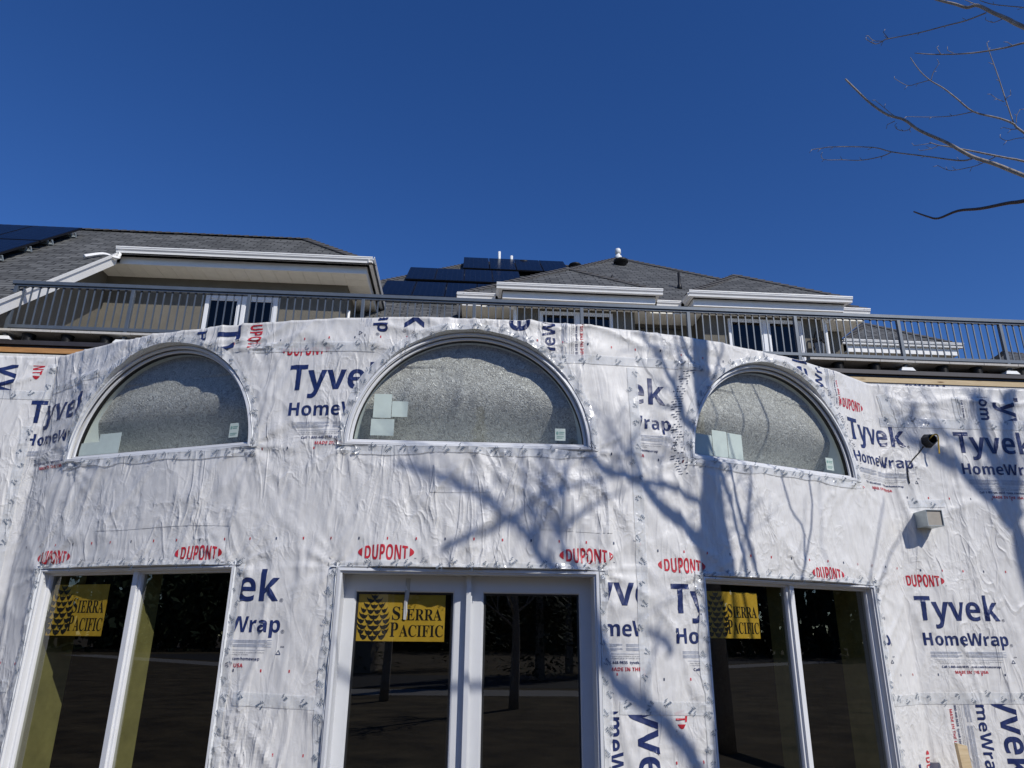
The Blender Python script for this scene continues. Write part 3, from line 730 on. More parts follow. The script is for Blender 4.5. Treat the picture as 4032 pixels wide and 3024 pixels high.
BEL_F = np.linspace(0, 1, 81); _t = np.clip((BEL_F - 0.22) / 0.42, 0, 1); _t = _t * _t * (3 - 2 * _t)
BEL_N = np.cumsum((0.78 * (1 - _t) - 0.09 * _t) * 0.87 / 80); BEL_N = BEL_N - BEL_N.max() - 0.070
WHERE = ['left', 'middle', 'right']
paper = {0: [(-0.86, -0.50, 1.375, 1.495), (-0.66, -0.43, 1.385, 1.56)], 1: [(-0.735, -0.60, 1.555, 1.745), (-0.595, -0.475, 1.565, 1.690), (-0.745, -0.57, 1.415, 1.545)], 2: [(-0.845, -0.66, 1.38, 1.555), (-0.655, -0.50, 1.375, 1.605), (-0.495, -0.34, 1.36, 1.60)]}
stick = {0: (0.66, 0.745, 1.43, 1.545), 1: (0.655, 0.735, 1.41, 1.505), 2: (0.625, 0.715, 1.41, 1.52)}
for i in range(3):
    op = OPEN[i]; L = frame_of(op[0])
    fm = ring(MB(), op, L, [(0.0, -0.16), (0.0, 0.032), (0.018, 0.035), (0.021, 0.022), (0.026, 0.020)]).build('arched_window', 'white_vinyl', sunroom, False)
    fm['label'] = ['arched half round window turned to the left', 'arched half round window in the middle of the bow', 'arched half round window turned to the right with tree shadow'][i]
    ring(MB(), op, L, [(0.026, -0.05), (0.026, 0.000), (0.043, -0.002), (0.048, -0.012), (0.048, -0.045)]).build('sash', 'white_vinyl', fm)
    ring(MB(), op, L, [(0.0475, -0.012), (0.053, -0.020), (0.053, -0.045)]).build('glazing_seal', 'black_plastic', fm)
    pane(op, L, 0.049, -0.032, 'pane', 'arch_glass', fm)
    ring(MB(), op, L, [(0.046, -0.046), (0.046, -0.30)]).build('liner', 'liner_pale', fm)
    bow = MB(); gz = 40; gu = 44; zb0 = op[2] + 0.042; r0 = HW - 0.042     # belly made up so the sheet's upper half catches more sun, lower half less
    def bel(u, z):
        f = max(0.0, min(1.0, (z - zb0) / (r0 - 0.042))); e = max(0.0, 1 - math.hypot(u, z - op[2]) / r0)
        n_ = float(np.interp(f, BEL_F, BEL_N)); m_ = min(1.0, e * 4.0)
        return n_ * m_ + min(n_, -0.100) * (1 - m_) if f < 0.75 else n_
    for a_ in range(gz):
        for b_ in range(gu):
            q_ = []
            for aa, bb in ((a_, b_), (a_, b_ + 1), (a_ + 1, b_ + 1), (a_ + 1, b_)):
                z = zb0 + (r0 - 0.0421) * (aa / gz) ** 0.8; hw_ = math.sqrt(max(0, r0 * r0 - (z - op[2]) ** 2)); u = hw_ * (2 * bb / gu - 1); q_.append(L(u, z, bel(u, z)))
            bow.quad(*q_)
    bow.build('textured_pane', 'rain', fm, True)
    for q, (u0, u1, z0, z1) in enumerate(paper[i]):
        sbox(MB(), L, u0, u1, z0, z1, -0.0310 + 0.0012 * q, -0.0300 + 0.0012 * q).build('paper_label', 'sticker_paper', fm)
    u0, u1, z0, z1 = stick[i]
    lb = sbox(MB(), L, u0, u1, z0, z1, -0.0310, -0.0300).build('rating_sticker', 'sticker_paper', fm)
    a = Flat(); a.rect(u0 + 0.032, u1 - 0.008, z1 - 0.032, z1 - 0.026); a.rect(u0 + 0.032, u1 - 0.014, z1 - 0.045, z1 - 0.039); a.rect(u0 + 0.012, u1 - 0.012, z0 + 0.030, z0 + 0.035); a.rect(u0 + 0.012, u1 - 0.024, z0 + 0.018, z0 + 0.023)
    a.poly([(u0 + 0.018 + 0.009 * math.cos(t * 0.7854), z1 - 0.036 + 0.014 * math.sin(t * 0.7854)) for t in range(8)])
    place(a, lambda u, v: (u, v), None, 0, 'sticker_print', ('sticker_print',), fm, surf=lambda co, L=L: np.array([L(c[0], c[1], -0.0285) for c in co]))
    zb = op[2]
    arc = [((HW) * math.cos(math.pi * t / 60), zb + HW * math.sin(math.pi * t / 60), math.cos(math.pi * t / 60), math.sin(math.pi * t / 60)) for t in range(61)]
    flashing(op, L, 'flashing_tape', [lin((-HW - 0.05, zb), (HW + 0.05, zb), (0, -1), 60), arc])

# tall windows and the patio door below
def tall_window(i):
    op = OPEN[i]; L = frame_of(op[0]); zb, zt = op[2], op[3]
    fm = ring(MB(), op, L, [(0.0, -0.18), (0.0, 0.030), (0.012, 0.032), (0.014, 0.016), (0.022, 0.014), (0.022, -0.14)])
    sbox(fm, L, -0.022, 0.022, zb + 0.022, zt - 0.022, -0.050, -0.010)
    fm = fm.build('tall_window', 'white_vinyl', sunroom); fm['label'] = 'tall two pane window below the ' + ('left' if i == 3 else 'right') + ' arched window'
    for sg in (-1, 1):
        o2 = (op[0], 0, zb, zt, False); u0, u1 = (-HW + 0.022, -0.022) if sg < 0 else (0.022, HW - 0.022); c = (u0 + u1) / 2; h = (u1 - u0) / 2
        L2 = lambda u, z, n, L=L, c=c: L(u + c, z, n); oo = (0, h, zb + 0.022, zt - 0.022, False)
        ring(MB(), oo, L2, [(0.0, -0.080), (0.0, -0.030), (0.016, -0.032), (0.020, -0.044), (0.020, -0.080)]).build('sash', 'white_vinyl', fm)
        pane(oo, L2, 0.019, -0.060, 'pane', 'clear_glass', fm)
    jb = MB(); ring(jb, op, L, [(0.022, -0.082), (0.022, -0.245)]); sbox(jb, L, -0.036, 0.036, zb + 0.03, zt - 0.03, -0.245, -0.084)
    jb.build('jamb_liner', 'sheathing_green', fm)
    mb2 = MB(); sbox(mb2, L, -HW - 0.05, -HW + 0.0, zb, zt, -0.40, -0.255); sbox(mb2, L, HW - 0.0, HW + 0.05, zb, zt, -0.40, -0.255); mb2.build('wall_stud', 'sheathing_green', fm)
    flashing(op, L, 'flashing_tape', [lin((-HW - 0.05, zt), (HW + 0.05, zt), (0, 1), 60), lin((-HW, zb), (-HW, zt + 0.04), (-1, 0), 70), lin((HW, zb), (HW, zt + 0.04), (1, 0), 70)])
    return L
L3 = tall_window(3); L5 = tall_window(5)
op = OPEN[4]; L4 = frame_of(op[0]); zb, zt = op[2], op[3]
fm = ring(MB(), op, L4, [(0.0, -0.18), (0.0, 0.036), (0.020, 0.040), (0.022, 0.026), (0.034, 0.024), (0.034, -0.18)])
door = fm.build('patio_door', 'white_door_paint', sunroom); door['label'] = 'white double patio door with two glazed leaves'
ast = MB(); sbox(ast, L4, -0.025, 0.025, zb + 0.02, zt - 0.034, -0.175, -0.110); sbox(ast, L4, -0.016, 0.016, zb + 0.02, zt - 0.036, -0.110, -0.085); ast.build('astragal', 'white_door_paint', door)
for sg in (-1, 1):
    u0, u1 = (-HW + 0.034, -0.025) if sg < 0 else (0.025, HW - 0.034); ga, gb = u0 + 0.072, u1 - 0.072; z0, z1 = zb + 0.02, zt - 0.036; gt, gz = z1 - 0.102, zb + 0.30
    lf = MB()
    sbox(lf, L4, u0, ga, z0, z1, -0.180, -0.140); sbox(lf, L4, gb, u1, z0, z1, -0.180, -0.140)
    sbox(lf, L4, ga, gb, gt, z1, -0.180, -0.1402); sbox(lf, L4, ga, gb, z0, gz, -0.180, -0.1402)
    lf = lf.build('door_leaf', 'white_door_paint', door)
    c = (ga + gb) / 2; h = (gb - ga) / 2; L2 = lambda u, z, n, c=c: L4(u + c, z, n); oo = (0, h, gz, gt, False)
    ring(MB(), oo, L2, [(0.0, -0.143), (0.006, -0.143), (0.014, -0.157), (0.014, -0.175)]).build('glazing_bead', 'white_door_paint', lf)
    ring(MB(), oo, L2, [(0.0142, -0.155), (0.030, -0.1590), (0.030, -0.175)]).build('spacer_bar', 'black_plastic', lf)
    pane(oo, L2, 0.014, -0.158, 'pane', 'clear_glass', lf)
ring(MB(), op, L4, [(0.034, -0.182), (0.034, -0.25)]).build('jamb_liner', 'interior_wood', door)
flashing(op, L4, 'flashing_tape', [lin((-HW - 0.05, zt), (HW + 0.05, zt), (0, 1), 60), lin((-HW, zb), (-HW, zt + 0.04), (-1, 0), 70), lin((HW, zb), (HW, zt + 0.04), (1, 0), 70)])

# ------------------------------------------------------------------ yellow maker's signs on the glass
def cone_art(a, cx, cy, hgt):
    """pine cone: rows of cusped scales, widest low down"""
    rows = [(0.93, 1, 0.11), (0.80, 2, 0.19), (0.68, 3, 0.27), (0.56, 4, 0.335), (0.44, 3, 0.375), (0.31, 4, 0.40), (0.18, 3, 0.395), (0.06, 4, 0.37), (-0.07, 3, 0.33), (-0.19, 1, 0.0)]
    rows = [(0.97, 1, 0.10), (0.87, 2, 0.19), (0.745, 3, 0.27), (0.62, 4, 0.33), (0.495, 3, 0.37), (0.375, 4, 0.40), (0.25, 3, 0.405), (0.13, 4, 0.385), (0.015, 3, 0.33)]
    for ri, (y, n, hw) in enumerate(rows):
        sw = (2 * hw / max(1, n)) * 0.96 if n > 1 else 0.17
        if ri == 0: sw = 0.17
        for j in range(n):
            x = 0 if n == 1 else -hw + 2 * hw * (j + 0.5) / n
            k = x / (hw + 1e-6); edge = abs(k) > 0.6 and n > 2
            w = sw * (0.92 if edge else 1.12) / 2; h = 0.128 + 0.03 * (ri / 9)
            lift = 0.05 * abs(k) ** 2
            sk = -0.35 * k if n > 1 else 0
            up = [(-1, 0.62), (-0.72, 0.22), (-0.40, 0.10), (-0.12, 0.14), (0, 0.30), (0.12, 0.14), (0.40, 0.10), (0.72, 0.22), (1, 0.62)]
            dn = [(0.86, -0.10), (0.60, -0.62), (0.25, -0.88), (0, -1.05), (-0.25, -0.88), (-0.60, -0.62), (-0.86, -0.10)]
            pts = []
            for px, py in up + dn:
                X = x + px * w; Y = y + lift + py * h * 0.62 + (px * w) * (-sk) * 1.2
                pts.append((cx + X * hgt * 0.95, cy + (Y - 0.42) * hgt * 0.92))
            a.poly(pts[::-1], 0)
def sign(name, L, u0, u1, z0, z1, n, label):
    o = thing(name, label, 'sign', L((u0 + u1) / 2, z0, n), 'yellow signs in the windows')
    sbox(MB(), L, u0, u1, z0, z1, n, n + 0.0015).build('sheet', 'sign_yellow', o)
    w = u1 - u0; h = z1 - z0; a = Flat()
    cone_art(a, u0 + w * 0.185, z0 + h * 0.46, h * 0.98)
    sf = lambda co, L=L: np.array([L(c[0], c[1], n + 0.0032) for c in co])
    place(a, lambda u, v: (u, v), None, 0, 'emblem', ('sign_black',), o, surf=sf)
    a = Flat()
    for body, ua, ub, va, vb, big in (('SIERRA', 0.395, 0.965, 0.445, 0.735, 1), ('PACIFIC', 0.380, 0.985, 0.095, 0.395, 1)):
        n0 = len(body); ca = u0 + w * ua; cb = ca + w * 0.105
        V, Fc = glyphs(serify(body[0]), 4); a.add(np.stack([ca + V[:, 0] * w * 0.092, z0 + h * va + V[:, 1] * h * (vb - va)], -1), Fc, 0)
        V, Fc = glyphs(serify(body[1:]), 4); a.add(np.stack([cb + V[:, 0] * (u0 + w * ub - cb), z0 + h * va + V[:, 1] * h * (vb - va) * 0.84], -1), Fc, 0)
    a.text('\u2122', u0 + w * 0.275, u0 + w * 0.298, z0 + h * 0.065, z0 + h * 0.085, 0, False, 2)
    place(a, lambda u, v: (u, v), None, 0, 'lettering', ('sign_black',), o, surf=sf)
    return o
sign('window_sign', L3, -0.850, -0.290, -0.035, 0.345, -0.0670, 'yellow paper sign with pine cone emblem on the left tall window')
sign('window_sign', L4, -0.785, -0.165, -0.045, 0.275, -0.1655, 'yellow paper sign with pine cone emblem behind torn tape on the patio door')
sign('window_sign', L5, -0.835, -0.325, 0.000, 0.335, -0.0670, 'yellow paper sign with pine cone emblem on the right tall window')
mb = MB(); pts = [(-0.455, 0.385), (-0.420, 0.385), (-0.424, 0.30), (-0.427, 0.25), (-0.437, 0.20), (-0.433, 0.16), (-0.441, 0.10), (-0.459, 0.102), (-0.460, 0.20), (-0.457, 0.30)]
mb.quad(*[L4(u, z, -0.137 if z > 0.29 else -0.1515) for u, z in pts[::-1]])
ts = mb.build('tape_strip', 'masking_tape'); tag(ts, 'torn strip of grey masking tape hanging over the sign on the patio door', 'tape')
sd = ts.modifiers.new('thick', 'SOLIDIFY'); sd.thickness = 0.0006

# ------------------------------------------------------------------ small fittings on the right part of the wall
# wrapped electrical box with a loop of yellow cable
cs, cz = 4.548, 1.800
eb = thing('electrical_box', 'dark electrical box poking out of the wrap with a yellow cable', 'electrical box', Wv(cs, cz))
mb = MB(); N = 8; seq = []
for k_ in range(N):
    a = 2 * math.pi * (k_ + 0.5) / N; seq.append((math.cos(a), math.sin(a)))
loops = [[Wv(cs + c * r, cz + s_ * r, o) for c, s_ in seq] for r, o in ((0.072, 0.004), (0.060, 0.04), (0.050, 0.085), (0.041, 0.085), (0.038, 0.02))]
for A, B in zip(loops[:-1], loops[1:]):
    for i in range(N):
        j = (i + 1) % N; mb.quad(A[i], A[j], B[j], B[i])
mb.quad(*loops[-1]); mb.build('box', 'black_plastic', eb)
MB().tube([Wv(cs - 0.02, cz - 0.01, 0.03), Wv(cs - 0.005, cz + 0.028, 0.10), Wv(cs + 0.020, cz + 0.036, 0.12), Wv(cs + 0.030, cz + 0.010, 0.125), Wv(cs + 0.024, cz - 0.06, 0.12), Wv(cs + 0.018, cz - 0.150, 0.115)], 0.0065, 8, smooth_n=6).build('cable', 'yellow_cable', eb, True)
bw = MB().tube([Wv(4.470, 1.735, 0.05), Wv(4.43, 1.68, 0.03), Wv(4.36, 1.61, 0.018), Wv(4.300, 1.535, 0.016), Wv(4.288, 1.46, 0.016), Wv(4.292, 1.385, 0.014)], 0.0065, 8, smooth_n=6).build('loose_wire', 'black_plastic', None, True)
tag(bw, 'thin black wire hanging down the wrap from the electrical box', 'wire')
# square duct stub
cs = 4.345; z0, z1 = 0.965, 1.108
dv = thing('duct_stub', 'square grey metal duct stub sticking out of the wrap', 'vent duct', Wv(cs, z0))
x0, x1, ya, yb = 4.135, 4.285, YF - 0.20, YF + 0.02
mb = MB(); t = 0.004
mb.box(x0, x0 + t, ya, yb, z0, z1); mb.box(x1 - t, x1, ya, yb, z0, z1); mb.box(x0 + t, x1 - t, ya, yb, z0, z0 + t); mb.box(x0 + t, x1 - t, ya, yb, z1 - t, z1)
mb.build('sleeve', 'duct_metal', dv)
MB().box(x0 + t, x1 - t, ya + 0.012, ya + 0.016, z0 + t, z1 - t).build('inside_panel', 'duct_inside', dv)  # tan panel near the mouth stands for the shaded inside of the open duct
# a length of timber leaning in front of the wall, bottom right
mb = MB(); mb.hexa([(4.02, 6.10, GROUND), (4.11, 6.10, GROUND), (4.11, 6.14, GROUND), (4.02, 6.14, GROUND), (4.035, 6.20, -0.78), (4.118, 6.20, -0.80), (4.118, 6.24, -0.80), (4.035, 6.24, -0.78)])
pk = mb.build('timber_stake', 'wood_pale', None, False, 0.003); tag(pk, 'short pale timber stake leaning against the wrap in the bottom right corner', 'timber')

# ------------------------------------------------------------------ the house behind: roof deck with rail
YD = 11.0; DECK_Z = 4.47
deck = thing('raised_deck', 'raised deck of the main house with wooden rim beam and dark metal edge', 'deck', (1, YD, GROUND))
MB().box(-7.7, 14.0, YD + 0.02, YD + 0.25, GROUND, 4.085).build('lower_wall', 'wrap', deck)
MB().box(-7.7, 3.0, YD, YD + 0.04, 4.105, 4.185).build('rim_beam', 'wood_orange', deck)
MB().box(3.004, 14.0, YD, YD + 0.04, 4.085, 4.170).build('rim_beam', 'wood_pale', deck)
mb = MB(); mb.box(-7.7, 14.0, YD - 0.035, YD + 0.30, 4.225, 4.295); mb.box(-7.7, 14.0, YD + 0.01, YD + 0.2, 4.185, 4.224)
mb.build('metal_edge', 'flashing_brown', deck)
MB().box(-7.7, 14.0, YD + 0.30, 15.6, 4.18, 4.285).build('deck_membrane', 'membrane', deck)
MB().box(-7.7, 14.0, YD + 0.545, 15.34, 4.430, DECK_Z - 0.003).build('deck_paving', 'paver_concrete', deck)
# prints on the lower wall's wrap
for s0, z0, rot, clip in ((8.1, 3.965, 'ud', (6.0, 9.6, 3.80, 4.080)), (-7.55, 4.05, 'cw', (-7.7, -6.2, 3.7, 4.080))):
    fn = {'ud': lambda u, v: (s0 - u, z0 - v), 'cw': lambda u, v: (s0 + v, z0 - u)}[rot]
    place(ART, fn, clip, 0, 'printed_lettering', PRINT, deck, surf=lambda co: np.stack([co[:, 0], np.full(len(co), YD + 0.016), co[:, 1]], -1))

# pavers on pedestals along the deck edge (only where they show beside the bow)
TX = [-7.79 + 0.61 * i for i in range(7)] + [5.71 + 0.61 * i for i in range(9)]
first = None
for i, x in enumerate(TX):
    left = x < 0
    mb = MB().box(x + 0.003, x + 0.607, YD - 0.075, YD + 0.535, 4.430, DECK_Z)
    o = mb.build('paver', 'paver_concrete', None, False, 0.004)
    n = i if left else len(TX) - 1 - i
    tag(o, 'pale concrete paver at the deck edge, %s from the %s end of the rail' % (ORD[n], 'left' if left else 'right'), 'paver', 'pavers along the deck edge')
prof = [(0.095, 0.0), (0.095, 0.012)]
for j in range(6): prof += [(0.082, 0.014 + j * 0.02), (0.092, 0.020 + j * 0.02), (0.092, 0.026 + j * 0.02), (0.082, 0.031 + j * 0.02)]
prof += [(0.098, 0.134), (0.098, 0.143)]
PX = [-6.96, -6.37, -5.77, 6.26, 6.90, 7.20, 8.10, 8.71, 9.00, 9.49]
proto = None
for i, x in enumerate(PX):
    row2 = x in (7.20, 9.00)
    if proto is None:
        proto = MB().lathe((0, 0, 0), prof, 18).build('paver_pedestal', 'black_plastic', None, True); o = proto
    else:
        o = proto.copy(); COL.objects.link(o)
    o.location = (x, YD + (0.30 if row2 else 0.07), 4.287)
    left = x < 0
    n = (i if left else i - 3)
    tag(o, 'ribbed black pedestal, %s from the left on the %s side of the bow' % (ORD[n], 'left' if left else 'right'), 'pedestal', 'pedestals under the pavers')

# guard rail
rail = thing('deck_railing', 'long grey metal railing with square balusters along the raised deck', 'railing', (1, YD + 0.03, DECK_Z))
YR = YD + 0.02
RX0, RX1 = -7.33, 13.0
ZT, ZB = 5.335, 4.515
POSTS = [-7.30, -5.47, -3.62, -1.77, 0.07, 1.88, 3.71, 5.58, 7.42, 9.27, 11.1, 12.95]
MB().box(RX0 - 0.03, RX1, YR - 0.045, YR + 0.045, ZT - 0.062, ZT).build('top_rail', 'rail_metal', rail, False, 0.005)
MB().box(RX0 + 0.02, RX1, YR - 0.032, YR + 0.032, ZB, ZB + 0.055).build('bottom_rail', 'rail_metal', rail, False, 0.003)
MB().box(RX0 + 0.02, RX1, YR - 0.022, YR + 0.022, ZT - 0.090, ZT - 0.0625).build('channel', 'rail_metal', rail)
for x in POSTS:
    MB().box(x - 0.028, x + 0.028, YR - 0.030, YR + 0.030, 4.40, ZT - 0.091).build('post', 'rail_metal', rail, False, 0.003)
for x in (POSTS[0], POSTS[1] - 0.02, POSTS[8], POSTS[9]):
    mb = MB(); mb.hexa([(x - 0.13, YR - 0.07, 4.297), (x + 0.13, YR - 0.07, 4.297), (x + 0.13, YR + 0.16, 4.297), (x - 0.13, YR + 0.16, 4.297), (x - 0.09, YR - 0.05, 4.365), (x + 0.09, YR - 0.05, 4.365), (x + 0.09, YR + 0.13, 4.365), (x - 0.09, YR + 0.13, 4.365)])
    mb.box(x - 0.022, x + 0.022, YR - 0.0, YR + 0.05, 4.365, 4.43)
    mb.build('post_foot', 'foam_white', rail, False, 0.006)
bal = []
for a, b in zip(POSTS[:-1], POSTS[1:]):
    for j in range(1, 15): bal.append(a + (b - a) * j / 15)
pb = None; rest = MB()
for i, x in enumerate(bal):
    if x > 9.9: continue
    if i < 100:
        if pb is None:
            pb = MB().box(-0.0095, 0.0095, YR - 0.0095, YR + 0.0095, ZB + 0.056, ZT - 0.091).build('baluster', 'rail_metal', rail); pb.location = (x, 0, 0)
        else:
            o = pb.copy(); COL.objects.link(o); o.parent = rail; o.location = (x, 0, 0)
    else: rest.box(x - 0.0095, x + 0.0095, YR - 0.0095, YR + 0.0095, ZB + 0.056, ZT - 0.091)
o = rest.build('baluster', 'rail_metal', rail); o['kind'] = 'stuff'
# little brackets where the balusters meet the top rail
mb = MB()
for x in bal:
    if x < 9.9: mb.box(x - 0.014, x + 0.014, YR - 0.0225, YR + 0.0145, ZT - 0.108, ZT - 0.0905)
mb.build('baluster_caps', 'black_plastic', rail)

# ------------------------------------------------------------------ roofs, gutters, soffits
def gutter(parent, x0, x1, y, z, ends=(True, True)):
    """K-style gutter along x with its front lip at y, top at z"""
    prof = [(0.0, 0.0), (0.0, -0.022), (0.010, -0.026), (0.014, -0.055), (0.045, -0.085), (0.052, -0.125), (0.125, -0.125), (0.125, 0.0), (0.115, 0.0), (0.115, -0.115), (0.060, -0.115), (0.014, -0.018), (0.012, 0.0)]
    return MB().prism([(y + a, z + b) for a, b in prof], 0, x0, x1).build('gutter', 'white_metal', parent)
def gutter_side(parent, x, y0, y1, z, sg):
    prof = [(0.0, 0.0), (0.0, -0.022), (0.010, -0.026), (0.014, -0.055), (0.045, -0.085), (0.052, -0.125), (0.125, -0.125), (0.125, 0.0), (0.115, 0.0), (0.115, -0.115), (0.060, -0.115), (0.014, -0.018), (0.012, 0.0)]
    return MB().prism([(x - sg * a, z + b) for a, b in prof], 1, y0, y1).build('gutter', 'white_metal', parent)
def caps(parent, a, b, side_dir, n=None):
    """overlapping ridge/hip shingles from a (low) to b (high)"""
    a = Vector(a); b = Vector(b); L = (b - a).length; n = n or max(2, int(L / 0.20)); d = (b - a) / n; dn = d.normalized()
    s = dn.cross(Vector((0, 0, 1))).normalized(); u = s.cross(dn); mb = MB()
    for i in range(n):
        p = a + d * i + u * 0.035; q = a + d * (i + 1.28) + u * 0.010
        for sg in (-1, 1):
            w = s * (0.13 * sg) - u * 0.075
            A = [p, p + w, q + w, q]; B = [c + u * 0.016 for c in A]
            mb.hexa([A[0], A[1], A[2], A[3], B[0], B[1], B[2], B[3]])
    return mb.build('ridge_cap', 'shingle_cap', parent)
def soffit(parent, x0, x1, y0, y1, z, along='y'):
    mb = MB(); st = 0.30; x = x0; i = 0
    if along == 'y':
        while x < x1 - 0.01:
            e = min(x + st, x1); mb.box(x + 0.004, e - 0.004, y0, y1, z, z + 0.012); m = (x + e) / 2
            x += st
        mb.box(x0, x1, y0, y1, z + 0.0125, z + 0.03)
        n = int((x1 - x0) / 0.15)
        for j in range(n): mb.box(x0 + (j + .5) * 0.15, x0 + (j + .5) * 0.15 + 0.018, y1 - 0.05, y1 - 0.02, z - 0.006, z - 0.0005)
    else:
        y = y0
        while y < y1 - 0.01:
            e = min(y + st, y1); mb.box(x0, x1, y + 0.004, e - 0.004, z, z + 0.012); y += st
        mb.box(x0, x1, y0, y1, z + 0.0125, z + 0.03)
    return mb.build('soffit', 'soffit_white', parent)
def framed_window(parent, x0, x1, z0, z1, y, splits, trim=0.075):
    mb = MB(); d = 0.05
    mb.box(x0, x0 + trim, y - d, y + 0.01, z0, z1); mb.box(x1 - trim, x1, y - d, y + 0.01, z0, z1)
    mb.box(x0 + trim, x1 - trim, y - d, y + 0.01, z1 - trim, z1); mb.box(x0 + trim, x1 - trim, y - d, y + 0.01, z0, z0 + trim)
    for sx in splits: mb.box(sx - 0.075, sx + 0.075, y - d, y + 0.01, z0 + trim, z1 - trim)
    # inner sash line
    xs = [x0 + trim] + [q for sx in splits for q in (sx - 0.075, sx + 0.075)] + [x1 - trim]
    for a, b in zip(xs[0::2], xs[1::2]):
        mb.box(a, a + 0.03, y - 0.032, y + 0.01, z0 + trim, z1 - trim); mb.box(b - 0.03, b, y - 0.032, y + 0.01, z0 + trim, z1 - trim); mb.box(a + 0.03, b - 0.03, y - 0.032, y + 0.01, z1 - trim - 0.03, z1 - trim)
    o = mb.build('window', 'white_vinyl', parent)
    for a, b in zip(xs[0::2], xs[1::2]):
        MB().quad((a + 0.03, y - 0.014, z0 + trim), (b - 0.03, y - 0.014, z0 + trim), (b - 0.03, y - 0.014, z1 - trim - 0.03), (a + 0.03, y - 0.014, z1 - trim - 0.03)).build('pane', 'house_glass', o)
        MB().box(a + 0.03, b - 0.03, y - 0.006, y - 0.003, z0 + trim, z1 - trim).build('dark_backing', 'house_room', o)  # dark sheet stands for the unlit room behind the pane
    return o

# left wing
SL = 0.838
lw = thing('left_wing', 'olive stucco house wing with grey shingle roof and long white gutter on the left', 'house', (-8, 14.4, DECK_Z))
rz = lambda y: 7.40 + SL * (y - 13.70)
WY = 14.40
mb = MB(); mb.box(-7.76, -2.68, WY, 17.5, 4.2, 7.20)
mb.prism([(10.6, GROUND), (WY - 0.001, GROUND), (WY - 0.001, rz(WY) - 0.16), (10.6, rz(10.6) - 0.16)], 0, -15.0, -7.76)
mb.build('wall', 'stucco', lw)
lr = MB(); RY, RZ = 15.49, rz(15.49)
lr.slab([(-7.25, 10.25, rz(10.25)), (-7.25, 13.62, rz(13.62)), (-2.03, 13.62, rz(13.62)), (-3.95, RY, RZ), (-17, RY, RZ), (-17, 10.25, rz(10.25))], 0.03, (1, 0, 0))
lr.slab([(-2.03, 13.62, rz(13.62)), (-2.03, 17.36, rz(13.62)), (-3.95, RY, RZ)], 0.03, (0, 1, 0))
lr.slab([(-2.03, 17.36, rz(13.62)), (-17, 17.36, rz(13.62)), (-17, RY, RZ), (-3.95, RY, RZ)], 0.03, (1, 0, 0))
lroof = lr.build('roof', 'shingle', lw)
caps(lroof, (-2.10, 13.69, rz(13.69)), (-3.95, RY, RZ + 0.01), None); caps(lroof, (-3.90, RY, RZ), (-16, RY, RZ), None)
gutter(lw, -7.27, -2.06, 13.56, 7.455); gutter_side(lw, -2.02, 13.57, 17.4, 7.455, 1)
mb = MB(); mb.box(-7.25, -2.20, 13.80, 13.83, 7.175, 7.335); mb.box(-2.23, -2.20, 13.835, 17.2, 7.175, 7.335)
mb.build('fascia', 'white_metal', lw)
soffit(lw, -7.75, -2.68, 13.831, WY - 0.001, 7.180); soffit(lw, -2.679, -2.231, 13.831, 17.2, 7.182, 'x')
# rake board down the slope, with its boxed underside
mb = MB()
P = lambda y, dz: (y, rz(y) + dz)
mb.prism([P(10.25, -0.035), P(13.70, -0.035), P(13.70, -0.30), P(10.25, -0.30)], 0, -7.285, -7.262)
mb.prism([P(10.25, -0.005), P(13.70, -0.005), P(13.70, -0.075), P(10.25, -0.075)], 0, -7.261, -7.235)
mb.prism([P(10.25, -0.285), P(13.70, -0.285), P(13.70, -0.300), P(10.25, -0.300)], 0, -7.759, -7.286)
mb.build('rake_board', 'white_metal', lw)
MB().tube([(-7.20, 13.64, 7.34), (-7.19, 13.60, 7.21), (-7.23, 13.50, 7.15), (-7.34, 13.28, 7.10), (-7.49, 12.95, 6.86)], 0.036, 4, smooth_n=4).build('downspout', 'white_metal', lw)
framed_window(lw, -5.62, -4.11, 5.05, 6.80, WY, [-4.86])
MB().tube([(-2.62, WY + 0.05, 6.60), (-2.62, WY + 0.05, 6.30), (-2.60, WY + 0.05, 4.6)], 0.04, 8).build('downspout', 'white_metal', lw, True)

